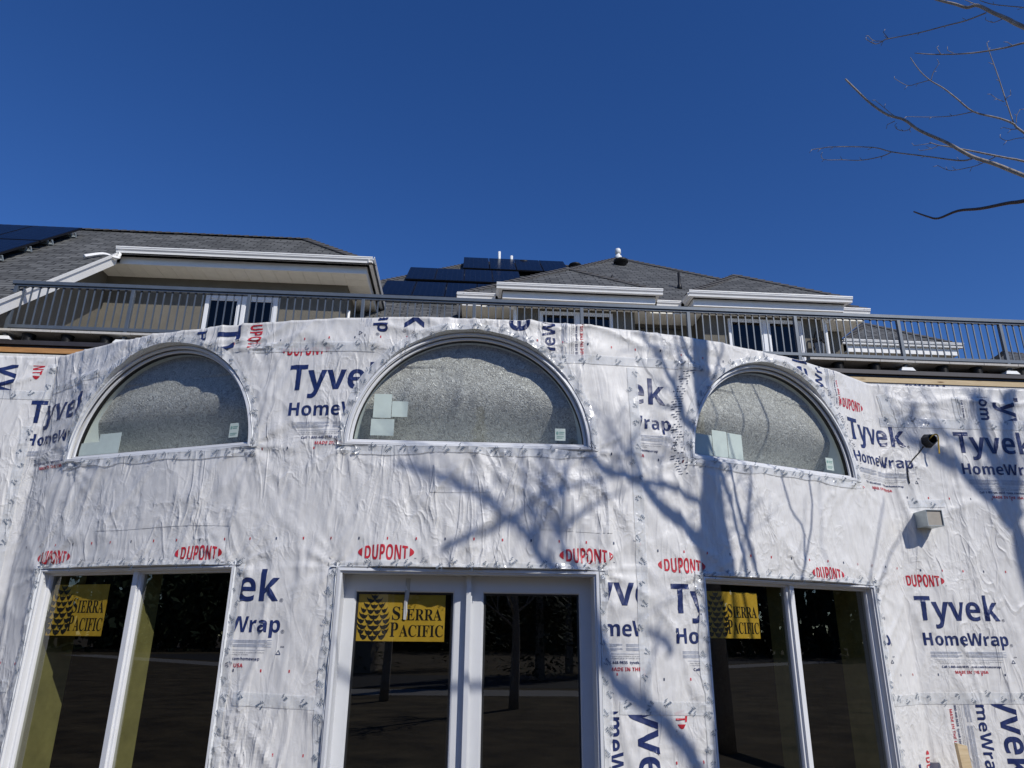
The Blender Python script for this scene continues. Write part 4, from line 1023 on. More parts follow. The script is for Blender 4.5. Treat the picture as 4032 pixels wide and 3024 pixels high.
# solar panels -------------------------------------------------
def panel(x0, x1, y0, y1, roof_z, slope, lift, label, group, brackets=False):
    """one framed panel lying parallel to a roof that rises along +y"""
    nrm = Vector((0, -slope, 1)).normalized()
    pt = lambda x, y, h: Vector((x, y, roof_z(y))) + nrm * h
    o = thing('solar_panel', label, 'solar panel', pt((x0 + x1) / 2, y0, 0), group)
    C = [pt(x0, y0, lift), pt(x1, y0, lift), pt(x1, y1, lift), pt(x0, y1, lift)]
    B = [pt(x0, y0, lift - 0.04), pt(x1, y0, lift - 0.04), pt(x1, y1, lift - 0.04), pt(x0, y1, lift - 0.04)]
    MB().hexa([tuple(c) for c in B] + [tuple(c) for c in C]).build('frame', 'solar_frame', o)
    e = 0.022; sl = math.hypot(1, slope); G = [pt(x0 + e, y0 + e, lift + 0.003), pt(x1 - e, y0 + e, lift + 0.003), pt(x1 - e, y1 - e, lift + 0.003), pt(x0 + e, y1 - e, lift + 0.003)]
    MB().quad(*G, uv=[(0, 0), (x1 - x0, 0), (x1 - x0, (y1 - y0) * sl), (0, (y1 - y0) * sl)]).build('glass', 'solar_glass', o)
    mb = MB()
    for q in (0.22, 0.78):
        y = y0 + (y1 - y0) * q; mb.bar(pt(x0 - 0.02, y, 0.045), pt(x1 + 0.02, y, 0.045), 0.04, 0.06)
        mb.bar(pt(x1 - 0.08, y, 0.0), pt(x1 - 0.08, y, lift - 0.045), 0.045)
        if brackets: mb.bar(pt(x1 + 0.02, y, 0.02), pt(x1 + 0.02, y, lift - 0.05), 0.03)
    mb.build('mounting_rail', 'duct_metal' if brackets else 'black_plastic', o)
    return o
cn = ['right hand', 'middle', 'left hand']
for c in range(3):
    for rr, (ya, yb) in enumerate(((13.66, 14.93), (12.35, 13.62), (11.04, 12.31))):
        panel(-8.76 - 1.04 * (c + 1) + 0.02, -8.76 - 1.04 * c, ya, yb, rz, SL, 0.17, 'solar panel on the left wing roof, %s column, %s row below the ridge' % (cn[c], ORD[rr]), 'solar panels on the left wing', c == 0)

# ------------------------------------------------------------------ rear roof between the wings (with solar panels)
rr_ = thing('rear_house', 'distant shingle roof with three rows of solar panels between the two house wings', 'house', (0, 16, DECK_Z))
zb_ = lambda y: 7.0 + 0.79 * (y - 15.5)
MB().box(-6.0, 4.0, 15.9, 21, 4.2, 6.9).build('wall', 'stucco', rr_)
r = MB()
YE, YRG = 15.3, 21.65
r.slab([(-5.45, YE, zb_(YE)), (5.0, YE, zb_(YE)), (5.0, YRG, zb_(YRG)), (0.15, YRG, zb_(YRG))], 0.03, (1, 0, 0))
r.slab([(-5.45, 27.9, zb_(YE)), (-5.45, YE, zb_(YE)), (0.15, YRG, zb_(YRG))], 0.03, (0, 1, 0))
r.slab([(5.0, 27.9, zb_(YE)), (-5.45, 27.9, zb_(YE)), (0.15, YRG, zb_(YRG)), (5.0, YRG, zb_(YRG))], 0.03, (1, 0, 0))
rroof = r.build('roof', 'shingle', rr_)
caps(rroof, (-5.40, YE + 0.05, zb_(YE + 0.05)), (0.15, YRG, zb_(YRG)), None); caps(rroof, (0.15, YRG, zb_(YRG)), (5.0, YRG, zb_(YRG)), None)
for x, h in ((0.92, 0.50), (1.33, 0.36)):
    y = 21.35; MB().lathe((x, y, zb_(y)), [(0.045, -0.1), (0.045, h)], 14).build('vent_pipe', 'pipe_white', rroof, True)
    MB().lathe((x, y, zb_(y)), [(0.10, -0.1), (0.09, 0.06), (0.055, 0.13)], 14).build('pipe_boot', 'black_plastic', rroof, True)
for x in (1.72, 3.45):
    y = 21.3; mb = MB(); mb.lathe((x, y, zb_(y) + 0.02), [(0.13, -0.1), (0.13, 0.06), (0.22, 0.08), (0.20, 0.13), (0.10, 0.16)], 12); mb.build('roof_vent', 'dark_metal', rroof, True)
for name, y0, y1, xs in (('top', 19.88, 21.43, [-0.25 + 0.83 * i for i in range(5)]), ('middle', 18.24, 19.66, [-1.82 + 0.815 * i for i in range(5)]), ('lowest', 16.55, 17.97, [-2.28 + 0.82 * i for i in range(4)])):
    for i in range(len(xs) - 1 if name != 'lowest' else 4):
        panel(xs[i], xs[i] + 0.805, y0, y1, zb_, 0.79, 0.20, 'blue solar panel on the far roof, %s row, %s from left' % (name, ORD[i]), 'solar panels on the far roof')

# ------------------------------------------------------------------ right wing: pyramid roof and two hipped bays
rw = thing('right_wing', 'olive stucco house wing with two hipped bays and white gutters behind the railing', 'house', (4.5, 15.3, DECK_Z))
EZ, S2 = 7.22, 0.79
mb = MB(); mb.box(0.28, 8.88, 15.35, 22, 4.2, 7.0); mb.build('wall', 'stucco', rw)
for x0, x1 in ((1.04, 3.72), (5.28, 8.06)): MB().box(x0, x1, 14.72, 15.349, 4.2, 6.99).build('bay_wall', 'stucco', rw)
r = MB(); ap = (4.47, 19.4, EZ + S2 * 4.75); y0 = 14.65; x0, x1 = -0.28, 9.22
r.slab([(x0, y0, EZ), (x1, y0, EZ), ap], 0.03, (1, 0, 0)); r.slab([(x1, y0, EZ), (x1, 24.15, EZ), ap], 0.03, (0, 1, 0)); r.slab([(x0, 24.15, EZ), (x0, y0, EZ), ap], 0.03, (0, 1, 0)); r.slab([(x1, 24.15, EZ), (x0, 24.15, EZ), ap], 0.03, (1, 0, 0))
roof = r.build('roof', 'shingle', rw)
caps(roof, (x0 + 0.03, y0 + 0.03, EZ + 0.02), ap, None); caps(roof, (x1 - 0.03, y0 + 0.03, EZ + 0.02), ap, None)
zr = lambda y: EZ + S2 * (y - 14.65)
# bay roofs
for bx0, bx1 in ((0.58, 4.20), (4.82, 8.50)):
    c = (bx0 + bx1) / 2; hw = (bx1 - bx0) / 2; yb = 14.12; ay = yb + hw; az = EZ + S2 * hw; yk = 14.65 + (az - EZ) / S2
    r = MB(); a = (c, ay, az + 0.004); k1 = (c, yk + 0.02, az + 0.004)
    r.slab([(bx0, yb, EZ + 0.004), (bx1, yb, EZ + 0.004), a], 0.03, (1, 0, 0))
    r.slab([(bx1, yb, EZ + 0.004), (bx1, 14.66, EZ + 0.004), k1, a], 0.03, (0, 1, 0)); r.slab([(bx0, 14.66, EZ + 0.004), (bx0, yb, EZ + 0.004), a, k1], 0.03, (0, 1, 0))
    br_ = r.build('bay_roof', 'shingle', rw)
    caps(br_, (bx0 + 0.03, yb + 0.03, EZ + 0.02), a, None); caps(br_, (bx1 - 0.03, yb + 0.03, EZ + 0.02), a, None)
    gutter(rw, bx0 - 0.02, bx1 + 0.02, yb - 0.08, EZ + 0.02); gutter_side(rw, bx0 - 0.02, yb + 0.05, 14.60, EZ + 0.02, -1); gutter_side(rw, bx1 + 0.02, yb + 0.05, 14.60, EZ + 0.02, 1)
    mb = MB(); mb.box(bx0 + 0.12, bx1 - 0.12, yb + 0.12, yb + 0.15, EZ - 0.27, EZ - 0.10); mb.box(bx0 + 0.12, bx0 + 0.15, yb + 0.151, 14.72, EZ - 0.27, EZ - 0.10); mb.box(bx1 - 0.15, bx1 - 0.12, yb + 0.151, 14.72, EZ - 0.27, EZ - 0.10); mb.build('fascia', 'white_metal', rw)
    soffit(rw, bx0 + 0.151, bx1 - 0.151, yb + 0.151, 14.719, EZ - 0.265)
gutter(rw, -0.30, 0.56, 14.60, EZ + 0.02); gutter(rw, 4.23, 4.79, 14.60, EZ + 0.02); gutter(rw, 8.53, 9.24, 14.60, EZ + 0.02); gutter_side(rw, -0.31, 14.65, 19, EZ + 0.02, -1); gutter_side(rw, 9.25, 14.65, 19, EZ + 0.02, 1)
soffit(rw, -0.18, 1.03, 14.73, 15.349, EZ - 0.26); soffit(rw, 3.73, 5.27, 14.73, 15.349, EZ - 0.26); soffit(rw, 8.07, 9.1, 14.73, 15.349, EZ - 0.26); soffit(rw, 8.881, 9.1, 15.35, 19, EZ - 0.262, 'x'); soffit(rw, -0.18, 0.279, 15.35, 19, EZ - 0.262, 'x')
MB().box(-0.18, 0.27, 14.70, 14.728, EZ - 0.26, EZ - 0.10).build('fascia', 'white_metal', rw)
# deep shade of the recess between the bays, put in as a dark panel
MB().box(3.95, 5.05, 15.30, 15.348, 4.2, 6.55).build('recess_shade', 'house_room', rw)
framed_window(rw, 1.56, 3.21, 5.0, 6.88, 14.72, [2.44], 0.045); framed_window(rw, 5.86, 7.58, 5.0, 6.88, 14.72, [6.73], 0.045)
MB().tube([(0.74, 14.62, 7.05), (0.76, 14.62, 6.99), (0.95, 14.63, 6.90), (1.00, 14.66, 6.80), (1.00, 14.66, 4.5)], 0.042, 8, smooth_n=4).build('downspout', 'white_metal', rw, True)
MB().tube([(8.33, 14.30, 7.05), (8.31, 14.40, 6.97), (8.14, 14.60, 6.86), (8.11, 14.65, 6.76), (8.11, 14.65, 4.5)], 0.042, 8, smooth_n=4).build('downspout', 'white_metal', rw, True)
for x, y, h, rad, nm in ((4.47, 19.33, 0.16, 0.06, 'pipe_white'), (3.61, 16.37, 0.17, 0.03, 'dark_metal'), (5.21, 15.94, 0.44, 0.034, 'dark_metal')):
    mb = MB().lathe((x, y, zr(y)), [(rad * 1.9, -0.06), (rad * 1.8, 0.07), (rad, 0.13), (rad, h)], 12)
    if nm == 'pipe_white': mb.lathe((x, y, zr(y) + h), [(rad * 1.0, 0), (rad * 1.5, 0.02), (rad * 1.5, 0.13), (rad * 1.2, 0.17)], 12)
    mb.build('vent_pipe', nm, roof, True)
mb = MB(); mb.lathe((4.34, 18.46, zr(18.46)), [(0.15, -0.1), (0.15, 0.06), (0.22, 0.08), (0.21, 0.14), (0.15, 0.17)], 10); mb.build('roof_vent', 'dark_metal', roof, True)

# wall lantern
ln = thing('wall_lantern', 'black carriage lantern on a curved arm on the stucco beside the right downspout', 'lantern', (7.83, 14.6, 6.0))
lx, ly = 7.84, 14.50
MB().tube([(lx - 0.02, 14.72, 6.36), (lx - 0.02, 14.62, 6.50), (lx - 0.01, 14.52, 6.58), (lx + 0.01, 14.47, 6.54), (lx, 14.49, 6.44)], 0.018, 8, smooth_n=5).build('arm', 'dark_metal', ln, True)
MB().box(lx - 0.06, lx + 0.04, 14.69, 14.719, 6.20, 6.44).build('back_plate', 'dark_metal', ln, False, 0.01)
mb = MB(); mb.lathe((lx, ly, 6.28), [(0.155, 0), (0.145, 0.025), (0.07, 0.10), (0.025, 0.14)], 4); mb.lathe((lx, ly, 5.92), [(0.06, -0.05), (0.10, 0), (0.105, 0.02)], 4)
for a in (0, 1, 2, 3):
    q = a * math.pi / 2; mb.bar((lx + 0.095 * math.cos(q), ly + 0.095 * math.sin(q), 5.94), (lx + 0.125 * math.cos(q), ly + 0.125 * math.sin(q), 6.28), 0.014)
mb.build('cage', 'dark_metal', ln)
MB().lathe((lx, ly, 5.945), [(0.085, 0), (0.115, 0.33)], 4).build('glass', 'lantern_glass', ln)

# ------------------------------------------------------------------ neighbours further right
def hip_house(name, label, x0, x1, y0, depth, ez, slope, wallz):
    o = thing(name, label, 'house', ((x0 + x1) / 2, y0, wallz))
    hw = (x1 - x0) / 2; c = (x0 + x1) / 2
    MB().box(x0 + 0.5, x1 - 0.5, y0 + 0.55, y0 + depth - 0.5, wallz, ez - 0.2).build('wall', 'stucco', o)
    r = MB(); az = ez + slope * hw; a1 = (c, y0 + hw, az); a2 = (c, y0 + depth - hw + 0.01, az)
    r.slab([(x0, y0, ez), (x1, y0, ez), a1], 0.03, (1, 0, 0)); r.slab([(x1, y0, ez), (x1, y0 + depth, ez), a2, a1], 0.03, (0, 1, 0)); r.slab([(x0, y0 + depth, ez), (x0, y0, ez), a1, a2], 0.03, (0, 1, 0)); r.slab([(x1, y0 + depth, ez), (x0, y0 + depth, ez), a2], 0.03, (1, 0, 0))
    rf = r.build('roof', 'shingle', o)
    caps(rf, (x1 - .03, y0 + .03, ez + .02), a1, None); caps(rf, (x0 + .03, y0 + .03, ez + .02), a1, None)
    gutter(o, x0 - 0.02, x1 + 0.02, y0 - 0.08, ez + 0.02); gutter_side(o, x1 + 0.02, y0 + 0.05, y0 + depth, ez + 0.02, 1)
    MB().box(x0 + 0.12, x1 - 0.12, y0 + 0.06, y0 + 0.09, ez - 0.30, ez - 0.10).build('fascia', 'white_metal', o)
    soffit(o, x0 + 0.1, x1 - 0.1, y0 + 0.091, y0 + 0.549, ez - 0.29)
    return o
hip_house('neighbour_house', 'neighbouring house with dark hipped roof and white gutter seen through the right railing', 10.15, 13.50, 17.5, 4.2, 7.68, 0.78, 2.0)
hip_house('neighbour_house', 'furthest house with low dark shingle roof at the right end of the railing', 14.1, 26.0, 18.0, 12.2, 7.0, 0.55, 1.0)

# ------------------------------------------------------------------ bare trees beside and behind the photographer
SHADE={'A_trunk':[(1.84,2.35),(1.83,2.25),(1.82,2.14),(1.85,1.31),(1.83,1.10),(1.82,0.94),(1.82,0.80),(1.82,0.61),(1.82,0.42)],
'A_limb':[(1.75,0.56),(1.63,0.72),(1.50,0.84),(1.36,0.94),(1.25,1.05),(1.13,1.11),(0.99,1.15),(0.86,1.22),(0.77,1.25)],
'A_limb_up':[(1.25,1.06),(1.18,1.22),(1.13,1.32),(1.15,1.26),(1.07,1.35)],
'A_cross':[(1.77,0.94),(1.66,0.99),(1.51,1.06),(1.37,1.09),(1.26,1.10)],
'A_up1':[(1.72,1.52),(1.63,1.66),(1.59,1.82),(1.51,1.99),(1.45,2.08),(1.39,2.19),(1.35,2.26),(1.32,2.34)],
'A_up2':[(1.65,1.97),(1.63,2.13),(1.60,2.26),(1.59,2.35)],
'A_up3':[(2.00,2.16),(2.04,2.26),(2.04,2.35)],
'A_side':[(1.53,1.71),(1.42,1.71),(1.39,1.75)],
'D1':[(2.08,0.43),(2.11,0.59),(2.04,0.78),(1.96,0.91),(1.91,1.05)],
'D2':[(2.11,0.58),(2.17,0.90),(2.18,1.24)],
'D3':[(1.91,0.62),(2.03,0.81),(2.18,0.95),(2.33,1.04)],
'D4':[(1.90,1.08),(2.03,1.27),(2.15,1.42)],
'B1':[(1.56,-0.87),(1.50,-0.76),(1.43,-0.67),(1.30,-0.54),(1.19,-0.46),(1.07,-0.38),(0.96,-0.30),(0.55,0.38),(0.51,0.45),(0.42,0.56),(0.35,0.66),(0.25,0.76),(0.15,0.81),(-0.00,0.94),(-0.15,1.01),(-0.33,1.08),(-0.49,1.14),(-0.62,1.18)],
'B2':[(0.42,0.56),(0.40,0.73),(0.37,0.87),(0.34,0.98),(0.30,1.23)],
'B3':[(0.69,0.45),(0.60,0.61),(0.53,0.79),(0.48,0.96),(0.44,1.09)],
'B4':[(0.60,0.70),(0.72,0.81),(0.87,0.91),(1.06,1.01)],
'B5':[(0.61,0.77),(0.61,1.00),(0.63,1.20)],
'B6':[(-0.25,0.56),(-0.09,0.63),(0.05,0.68),(0.27,0.81),(0.40,0.92),(0.55,1.00),(0.75,1.05),(0.94,1.08)],
'B7':[(1.40,-0.11),(1.37,-0.02),(1.29,0.02),(1.22,0.05)],
'T1':[(2.63,0.47),(2.73,0.76),(2.81,1.11)],
'T2':[(2.94,0.65),(2.95,0.85),(3.01,1.27)],
'T3':[(3.53,0.50),(3.73,0.84),(3.94,1.20)],
'T4':[(3.83,0.63),(4.09,0.85),(4.21,1.02)],
'T5':[(2.09,0.47),(2.12,0.66),(2.24,1.19)],
'E1':[(5.31,0.38),(5.26,0.70),(5.24,0.96),(5.12,1.14),(4.97,1.34),(4.82,1.52),(4.68,1.66),(4.60,1.74)],
'E2':[(5.29,1.08),(5.23,1.24),(5.20,1.50),(5.16,1.72),(5.13,1.96),(5.12,2.28)],
'E3':[(5.27,1.20),(5.32,1.55),(5.35,1.82),(5.39,2.00),(5.46,2.29)],
'E4':[(4.43,2.03),(4.50,2.14),(4.37,2.18)],
'E5':[(4.30,1.84),(4.41,2.01),(4.49,2.12)]}
TWIGS={'V1':[(2.67,4.06,3.85),(2.73,4.05,3.75),(2.81,4.04,3.63),(2.90,4.01,3.51),(2.98,3.96,3.43),(3.06,3.94,3.33),(3.19,3.88,3.19),(3.30,3.83,3.05),(3.40,3.77,2.95),(3.51,3.70,2.82),(3.83,3.47,2.42),(4.11,3.17,1.90)],
'V1a':[(2.98,3.96,3.43),(2.93,3.99,3.49),(2.88,4.00,3.56),(2.83,4.01,3.63)],
'V1b':[(3.02,3.95,3.38),(3.01,3.97,3.36),(2.98,3.99,3.36),(2.95,4.01,3.39),(2.94,4.01,3.42)],
'V1c':[(2.94,4.00,3.45),(2.90,4.03,3.44)],
'V1d':[(3.30,3.83,3.03),(3.25,3.88,3.05),(3.09,3.98,3.15),(2.93,4.08,3.25),(2.83,4.13,3.32),(2.62,4.26,3.41),(2.55,4.31,3.43),(2.50,4.34,3.44)],
'V1e':[(2.93,4.08,3.25),(2.88,4.12,3.24),(2.78,4.20,3.26),(2.67,4.26,3.30),(2.57,4.32,3.34),(2.55,4.32,3.38)],
'V6':[(4.27,3.69,2.64),(4.08,3.81,2.91),(3.81,3.99,3.16),(3.74,4.03,3.21),(3.60,4.12,3.32),(3.53,4.16,3.37),(3.45,4.20,3.42),(3.41,4.23,3.45),(3.36,4.25,3.49)],
'V6a':[(3.41,4.23,3.45),(3.37,4.26,3.44),(3.31,4.30,3.45)],
'V6b':[(3.37,4.25,3.48),(3.28,4.31,3.50)],
'V6c':[(3.69,4.07,3.25),(3.62,4.13,3.23),(3.58,4.17,3.23),(3.50,4.23,3.24),(3.46,4.26,3.26),(3.41,4.28,3.31)],
'V2':[(4.64,3.76,2.38),(4.31,3.94,2.95),(3.96,4.08,3.48),(3.91,4.09,3.56),(3.84,4.12,3.63),(3.71,4.19,3.74),(3.62,4.21,3.87),(3.55,4.23,3.98),(3.47,4.25,4.07),(3.41,4.26,4.17),(3.36,4.26,4.29)],
'V2a':[(3.71,4.19,3.74),(3.60,4.27,3.76),(3.49,4.34,3.80),(3.35,4.42,3.86)],
'V2b':[(3.47,4.25,4.07),(3.41,4.30,4.08),(3.35,4.34,4.09),(3.27,4.36,4.17)],
'V2c':[(3.48,4.25,4.07),(3.49,4.22,4.12),(3.52,4.18,4.17)],
'V2d':[(3.91,4.09,3.56),(3.88,4.07,3.70),(3.83,4.03,3.89),(3.80,4.01,4.02),(3.77,3.99,4.14),(3.76,3.98,4.19)],
'V2e':[(3.86,4.07,3.74),(3.82,4.08,3.77),(3.79,4.09,3.82)],
'V2f':[(3.86,4.06,3.75),(3.89,4.03,3.77)],
'V2g':[(3.93,4.09,3.52),(3.90,4.11,3.53),(3.86,4.13,3.56)],
'V2h':[(4.07,4.03,3.31),(3.96,4.09,3.44),(3.88,4.15,3.46),(3.85,4.17,3.50)],
'V2i':[(3.92,4.08,3.56),(3.92,4.06,3.61),(3.94,4.04,3.65)],
'V3':[(4.09,3.12,3.54),(3.83,3.39,3.70),(3.64,3.57,3.78),(3.56,3.64,3.80),(3.42,3.75,3.85),(3.26,3.86,3.93),(3.14,3.93,4.00)],
'V3a':[(3.27,3.85,3.92),(3.25,3.85,3.98)],
'V3b':[(3.59,3.61,3.79),(3.57,3.62,3.83)],
'V3c':[(3.33,3.81,3.90),(3.30,3.82,3.93)],
'V4':[(4.01,3.03,2.76),(3.76,3.22,3.30),(3.48,3.39,3.72),(3.42,3.42,3.81),(3.36,3.45,3.89),(3.29,3.48,3.98),(3.25,3.52,4.00),(3.19,3.55,4.06),(3.12,3.59,4.13),(2.99,3.65,4.26)],
'V4a':[(3.33,3.47,3.91),(3.25,3.55,3.92),(3.16,3.62,3.94),(3.04,3.72,3.97),(2.88,3.83,4.01),(2.86,3.85,4.01),(2.82,3.88,4.01),(2.77,3.90,4.07)],
'V4b':[(2.86,3.85,4.01),(2.81,3.88,4.04),(2.78,3.88,4.08)],
'V4c':[(2.89,3.83,4.01),(2.86,3.83,4.07)],
'V4d':[(3.30,3.48,3.98),(3.27,3.49,4.01),(3.23,3.51,4.06)],
'V4e':[(3.57,3.28,3.75),(3.48,3.35,3.84),(3.36,3.43,3.94),(3.30,3.46,4.00)],
'V4f':[(3.40,3.44,3.83),(3.36,3.47,3.83),(3.33,3.49,3.87)],
'V5':[(3.77,3.05,2.44),(3.57,3.35,2.49),(3.37,3.59,2.55),(3.31,3.65,2.57),(3.21,3.75,2.59),(3.12,3.83,2.62),(3.04,3.91,2.61),(2.99,3.94,2.64),(2.93,3.98,2.70)]}
SHADE['B8'] = [(1.12, -0.40), (0.85, -0.22), (0.5, -0.13), (0.0, -0.14), (-0.5, -0.17), (-0.95, -0.05)]
def shade_pt(s, z, t): return Wv(s, z) + SUN * t
def tree(name, label, loc): return thing(name, label, 'tree', loc, 'bare trees beside the photographer')
def limb(parent, pts, r0, r1, name='branch', mat='bark', seg=8, sm=4, jit=0.0):
    n = len(pts); P = [Vector(p) for p in pts]
    if jit: P = [p + Vector((random.uniform(-jit, jit), random.uniform(-jit, jit), random.uniform(-jit, jit))) for p in P]
    mb = MB().tube(P, [r0 + (r1 - r0) * (i / (n - 1)) ** 0.85 for i in range(n)], seg, smooth_n=sm)
    return mb
tA = tree('bare_tree', 'bare grey barked tree reaching in from the upper right with long thin branches', (4.23, 2.32, GROUND))
T = 5.0
base = shade_pt(1.82, 0.5, T)
bx, by = base.x, base.y
MB().tube([(bx + 0.02, by, GROUND - 0.1), (bx, by, -0.8), (bx, by, 0.5), (bx + 0.01, by, 2.0)] + [tuple(shade_pt(s, z, T)) for s, z in [(1.825, 0.43), (1.822, 0.62), (1.82, 0.80), (1.828, 0.95), (1.838, 1.1), (1.846, 1.308), (1.835, 1.7), (1.825, 2.14), (1.83, 2.36), (1.86, 2.9), (1.90, 3.5), (1.93, 4.2), (1.95, 5.0)]],
          [0.22, 0.18, 0.16, 0.15, 0.145, 0.135, 0.118, 0.102, 0.092, 0.086, 0.082, 0.080, 0.076, 0.066, 0.05, 0.03, 0.012], 12, smooth_n=3).build('trunk', 'bark', tA, True)
def shade_branch(parent, key, t, r0, r1, extra=None, dt=0.0, name='branch'):
    pts = [tuple(shade_pt(s, z, t + dt * i)) for i, (s, z) in enumerate(SHADE[key])]
    if extra: pts = extra + pts
    return limb(parent, pts, r0, r1).build(name, 'bark', parent, True)
shade_branch(tA, 'A_limb', T, 0.060, 0.016, [tuple(shade_pt(1.83, 0.44, T))], 0.05)
shade_branch(tA, 'A_limb_up', T + 0.25, 0.018, 0.008, None, 0.05)
shade_branch(tA, 'A_cross', T, 0.024, 0.020, None, 0.06)
shade_branch(tA, 'A_up1', T, 0.036, 0.012, [tuple(shade_pt(1.83, 1.30, T))], 0.05)
shade_branch(tA, 'A_up2', T + 0.15, 0.018, 0.008, None, 0.05)
shade_branch(tA, 'A_up3', T, 0.018, 0.010, [tuple(shade_pt(1.84, 1.75, T)), tuple(shade_pt(1.93, 1.98, T))], 0.05)
shade_branch(tA, 'A_side', T, 0.018, 0.006, [tuple(shade_pt(1.60, 1.74, T + 0.1))], 0.05)
shade_branch(tA, 'D4', T, 0.018, 0.007, [tuple(shade_pt(1.835, 0.95, T))], 0.05)
for key, r0, r1 in (('D1', 0.008, 0.004), ('D2', 0.007, 0.004), ('D3', 0.008, 0.004), ('T5', 0.008, 0.004)):
    shade_branch(tA, key, T + 0.6, r0, r1, [tuple(shade_pt(1.84 + 0.3 * (SHADE[key][0][0] - 1.84), SHADE[key][0][1] - 0.9, T)), tuple(shade_pt(SHADE[key][0][0], SHADE[key][0][1] - 0.35, T + 0.4))], 0.06)
# long thin branches that show against the sky
TW = {k: [tuple(p) for p in v] for k, v in TWIGS.items()}
TW['V2'] = [(bx, by, 1.55), (4.29, 3.3, 2.45)] + TW['V2'][1:]
def vis(main, subs, r0, r1, root_z, mat='bark'):
    pts = TW[main]
    if main != 'V2': 
        if Vector(pts[0]).z > Vector(pts[-1]).z and main in ('V1',): pts = pts[::-1]
        pts = [(bx, by, root_z)] + pts
    mb = limb(tA, pts, r0, r1)
    for key, q0, q1 in subs:
        P = [Vector(p) for p in TW[key]]; n = len(P); mb.tube(P, [q0 + (q1 - q0) * i / (n - 1) for i in range(n)], 6, smooth_n=4)
        # buds
        for i in range(1, n):
            p = P[i]; d = (P[i] - P[i - 1]).normalized(); sd = d.cross(Vector((0, 1, 0))).normalized() * random.choice((-1, 1)); mb.tube([p, p + (d * 0.6 + sd).normalized() * random.uniform(0.02, 0.045)], [0.0022, 0.0016], 5)
    return mb.build('branch', mat, tA, True)
vis('V1', [('V1a', .003, .002), ('V1b', .003, .002), ('V1c', .003, .002), ('V1d', .0058, .0025), ('V1e', .004, .002)], 0.017, 0.0060, 1.35)
vis('V6', [('V6a', .003, .002), ('V6b', .0025, .002), ('V6c', .0035, .002)], 0.011, 0.0028, 1.7)
vis('V2', [('V2a', .004, .002), ('V2b', .0035, .002), ('V2c', .003, .002), ('V2d', .0045, .002), ('V2e', .003, .002), ('V2f', .0025, .002), ('V2g', .0035, .002), ('V2h', .0035, .002), ('V2i', .003, .002)], 0.011, 0.0028, 1.55)
vis('V3', [('V3a', .003, .002), ('V3b', .003, .002), ('V3c', .0025, .002)], 0.010, 0.0030, 2.9)
vis('V4', [('V4a', .0052, .0028), ('V4b', .0033, .002), ('V4c', .0033, .002), ('V4d', .0035, .002), ('V4e', .0045, .0025), ('V4f', .003, .002)], 0.019, 0.0070, 1.9)
vis('V5', [], 0.017, 0.0045, 2.25, 'twig')

tB = tree('bare_tree', 'bare tree behind the photographer whose branch shadows fall above the patio door', (5.6, 0.8, GROUND))
TBd = 7.0
p0 = shade_pt(1.56, -0.87, TBd)
MB().tube([(p0.x + 0.75, p0.y - 0.2, GROUND), (p0.x + 0.7, p0.y - 0.2, 1.0), (p0.x + 0.55, p0.y - 0.1, 3.2), (p0.x + 0.30, p0.y, p0.z - 0.9), tuple(p0)], [0.20, 0.15, 0.10, 0.07, 0.052], 10, smooth_n=4).build('trunk', 'bark', tB, True)
limb(tB, [tuple(shade_pt(s, z, TBd)) for s, z in SHADE['B1']], 0.052, 0.018).build('branch', 'bark', tB, True)
for key, r0, r1 in (('B2', 0.028, 0.012), ('B3', 0.036, 0.012), ('B4', 0.024, 0.010), ('B5', 0.018, 0.008), ('B6', 0.026, 0.014), ('B7', 0.03, 0.02), ('B8', 0.032, 0.016)):
    ex = {'B3': [tuple(shade_pt(0.95, -0.25, TBd)), tuple(shade_pt(0.80, 0.15, TBd))]}.get(key)
    shade_branch(tB, key, TBd, r0, r1, ex)
for key, r0, r1 in (('T3', 0.016, 0.008), ('T4', 0.014, 0.007), ('T1', 0.007, 0.004), ('T2', 0.006, 0.004)):
    shade_branch(tB, key, TBd - 1, r0, r1, [tuple(shade_pt(2.6, -1.0, TBd)), tuple(shade_pt(3.2, -0.1, TBd - .5))])
tE = tree('bare_tree', 'bare tree right of the photographer casting broad shadows on the right wall', (8.0, 2.4, GROUND))
TEd = 6.5
p0 = shade_pt(5.30, 0.30, TEd)
MB().tube([(p0.x + 0.25, p0.y, GROUND), (p0.x + 0.2, p0.y, 1.5), (p0.x + 0.1, p0.y, 3.0), tuple(p0)], [0.20, 0.16, 0.12, 0.10], 10, smooth_n=4).build('trunk', 'bark', tE, True)
shade_branch(tE, 'E1', TEd, 0.085, 0.018); shade_branch(tE, 'E2', TEd, 0.075, 0.040); shade_branch(tE, 'E3', TEd + 0.3, 0.080, 0.060)
shade_branch(tE, 'E4', TEd + 3, 0.03, 0.012, [tuple(shade_pt(5.1, 1.7, TEd))]); shade_branch(tE, 'E5', TEd + 3, 0.035, 0.012, [tuple(shade_pt(4.9, 1.45, TEd))])

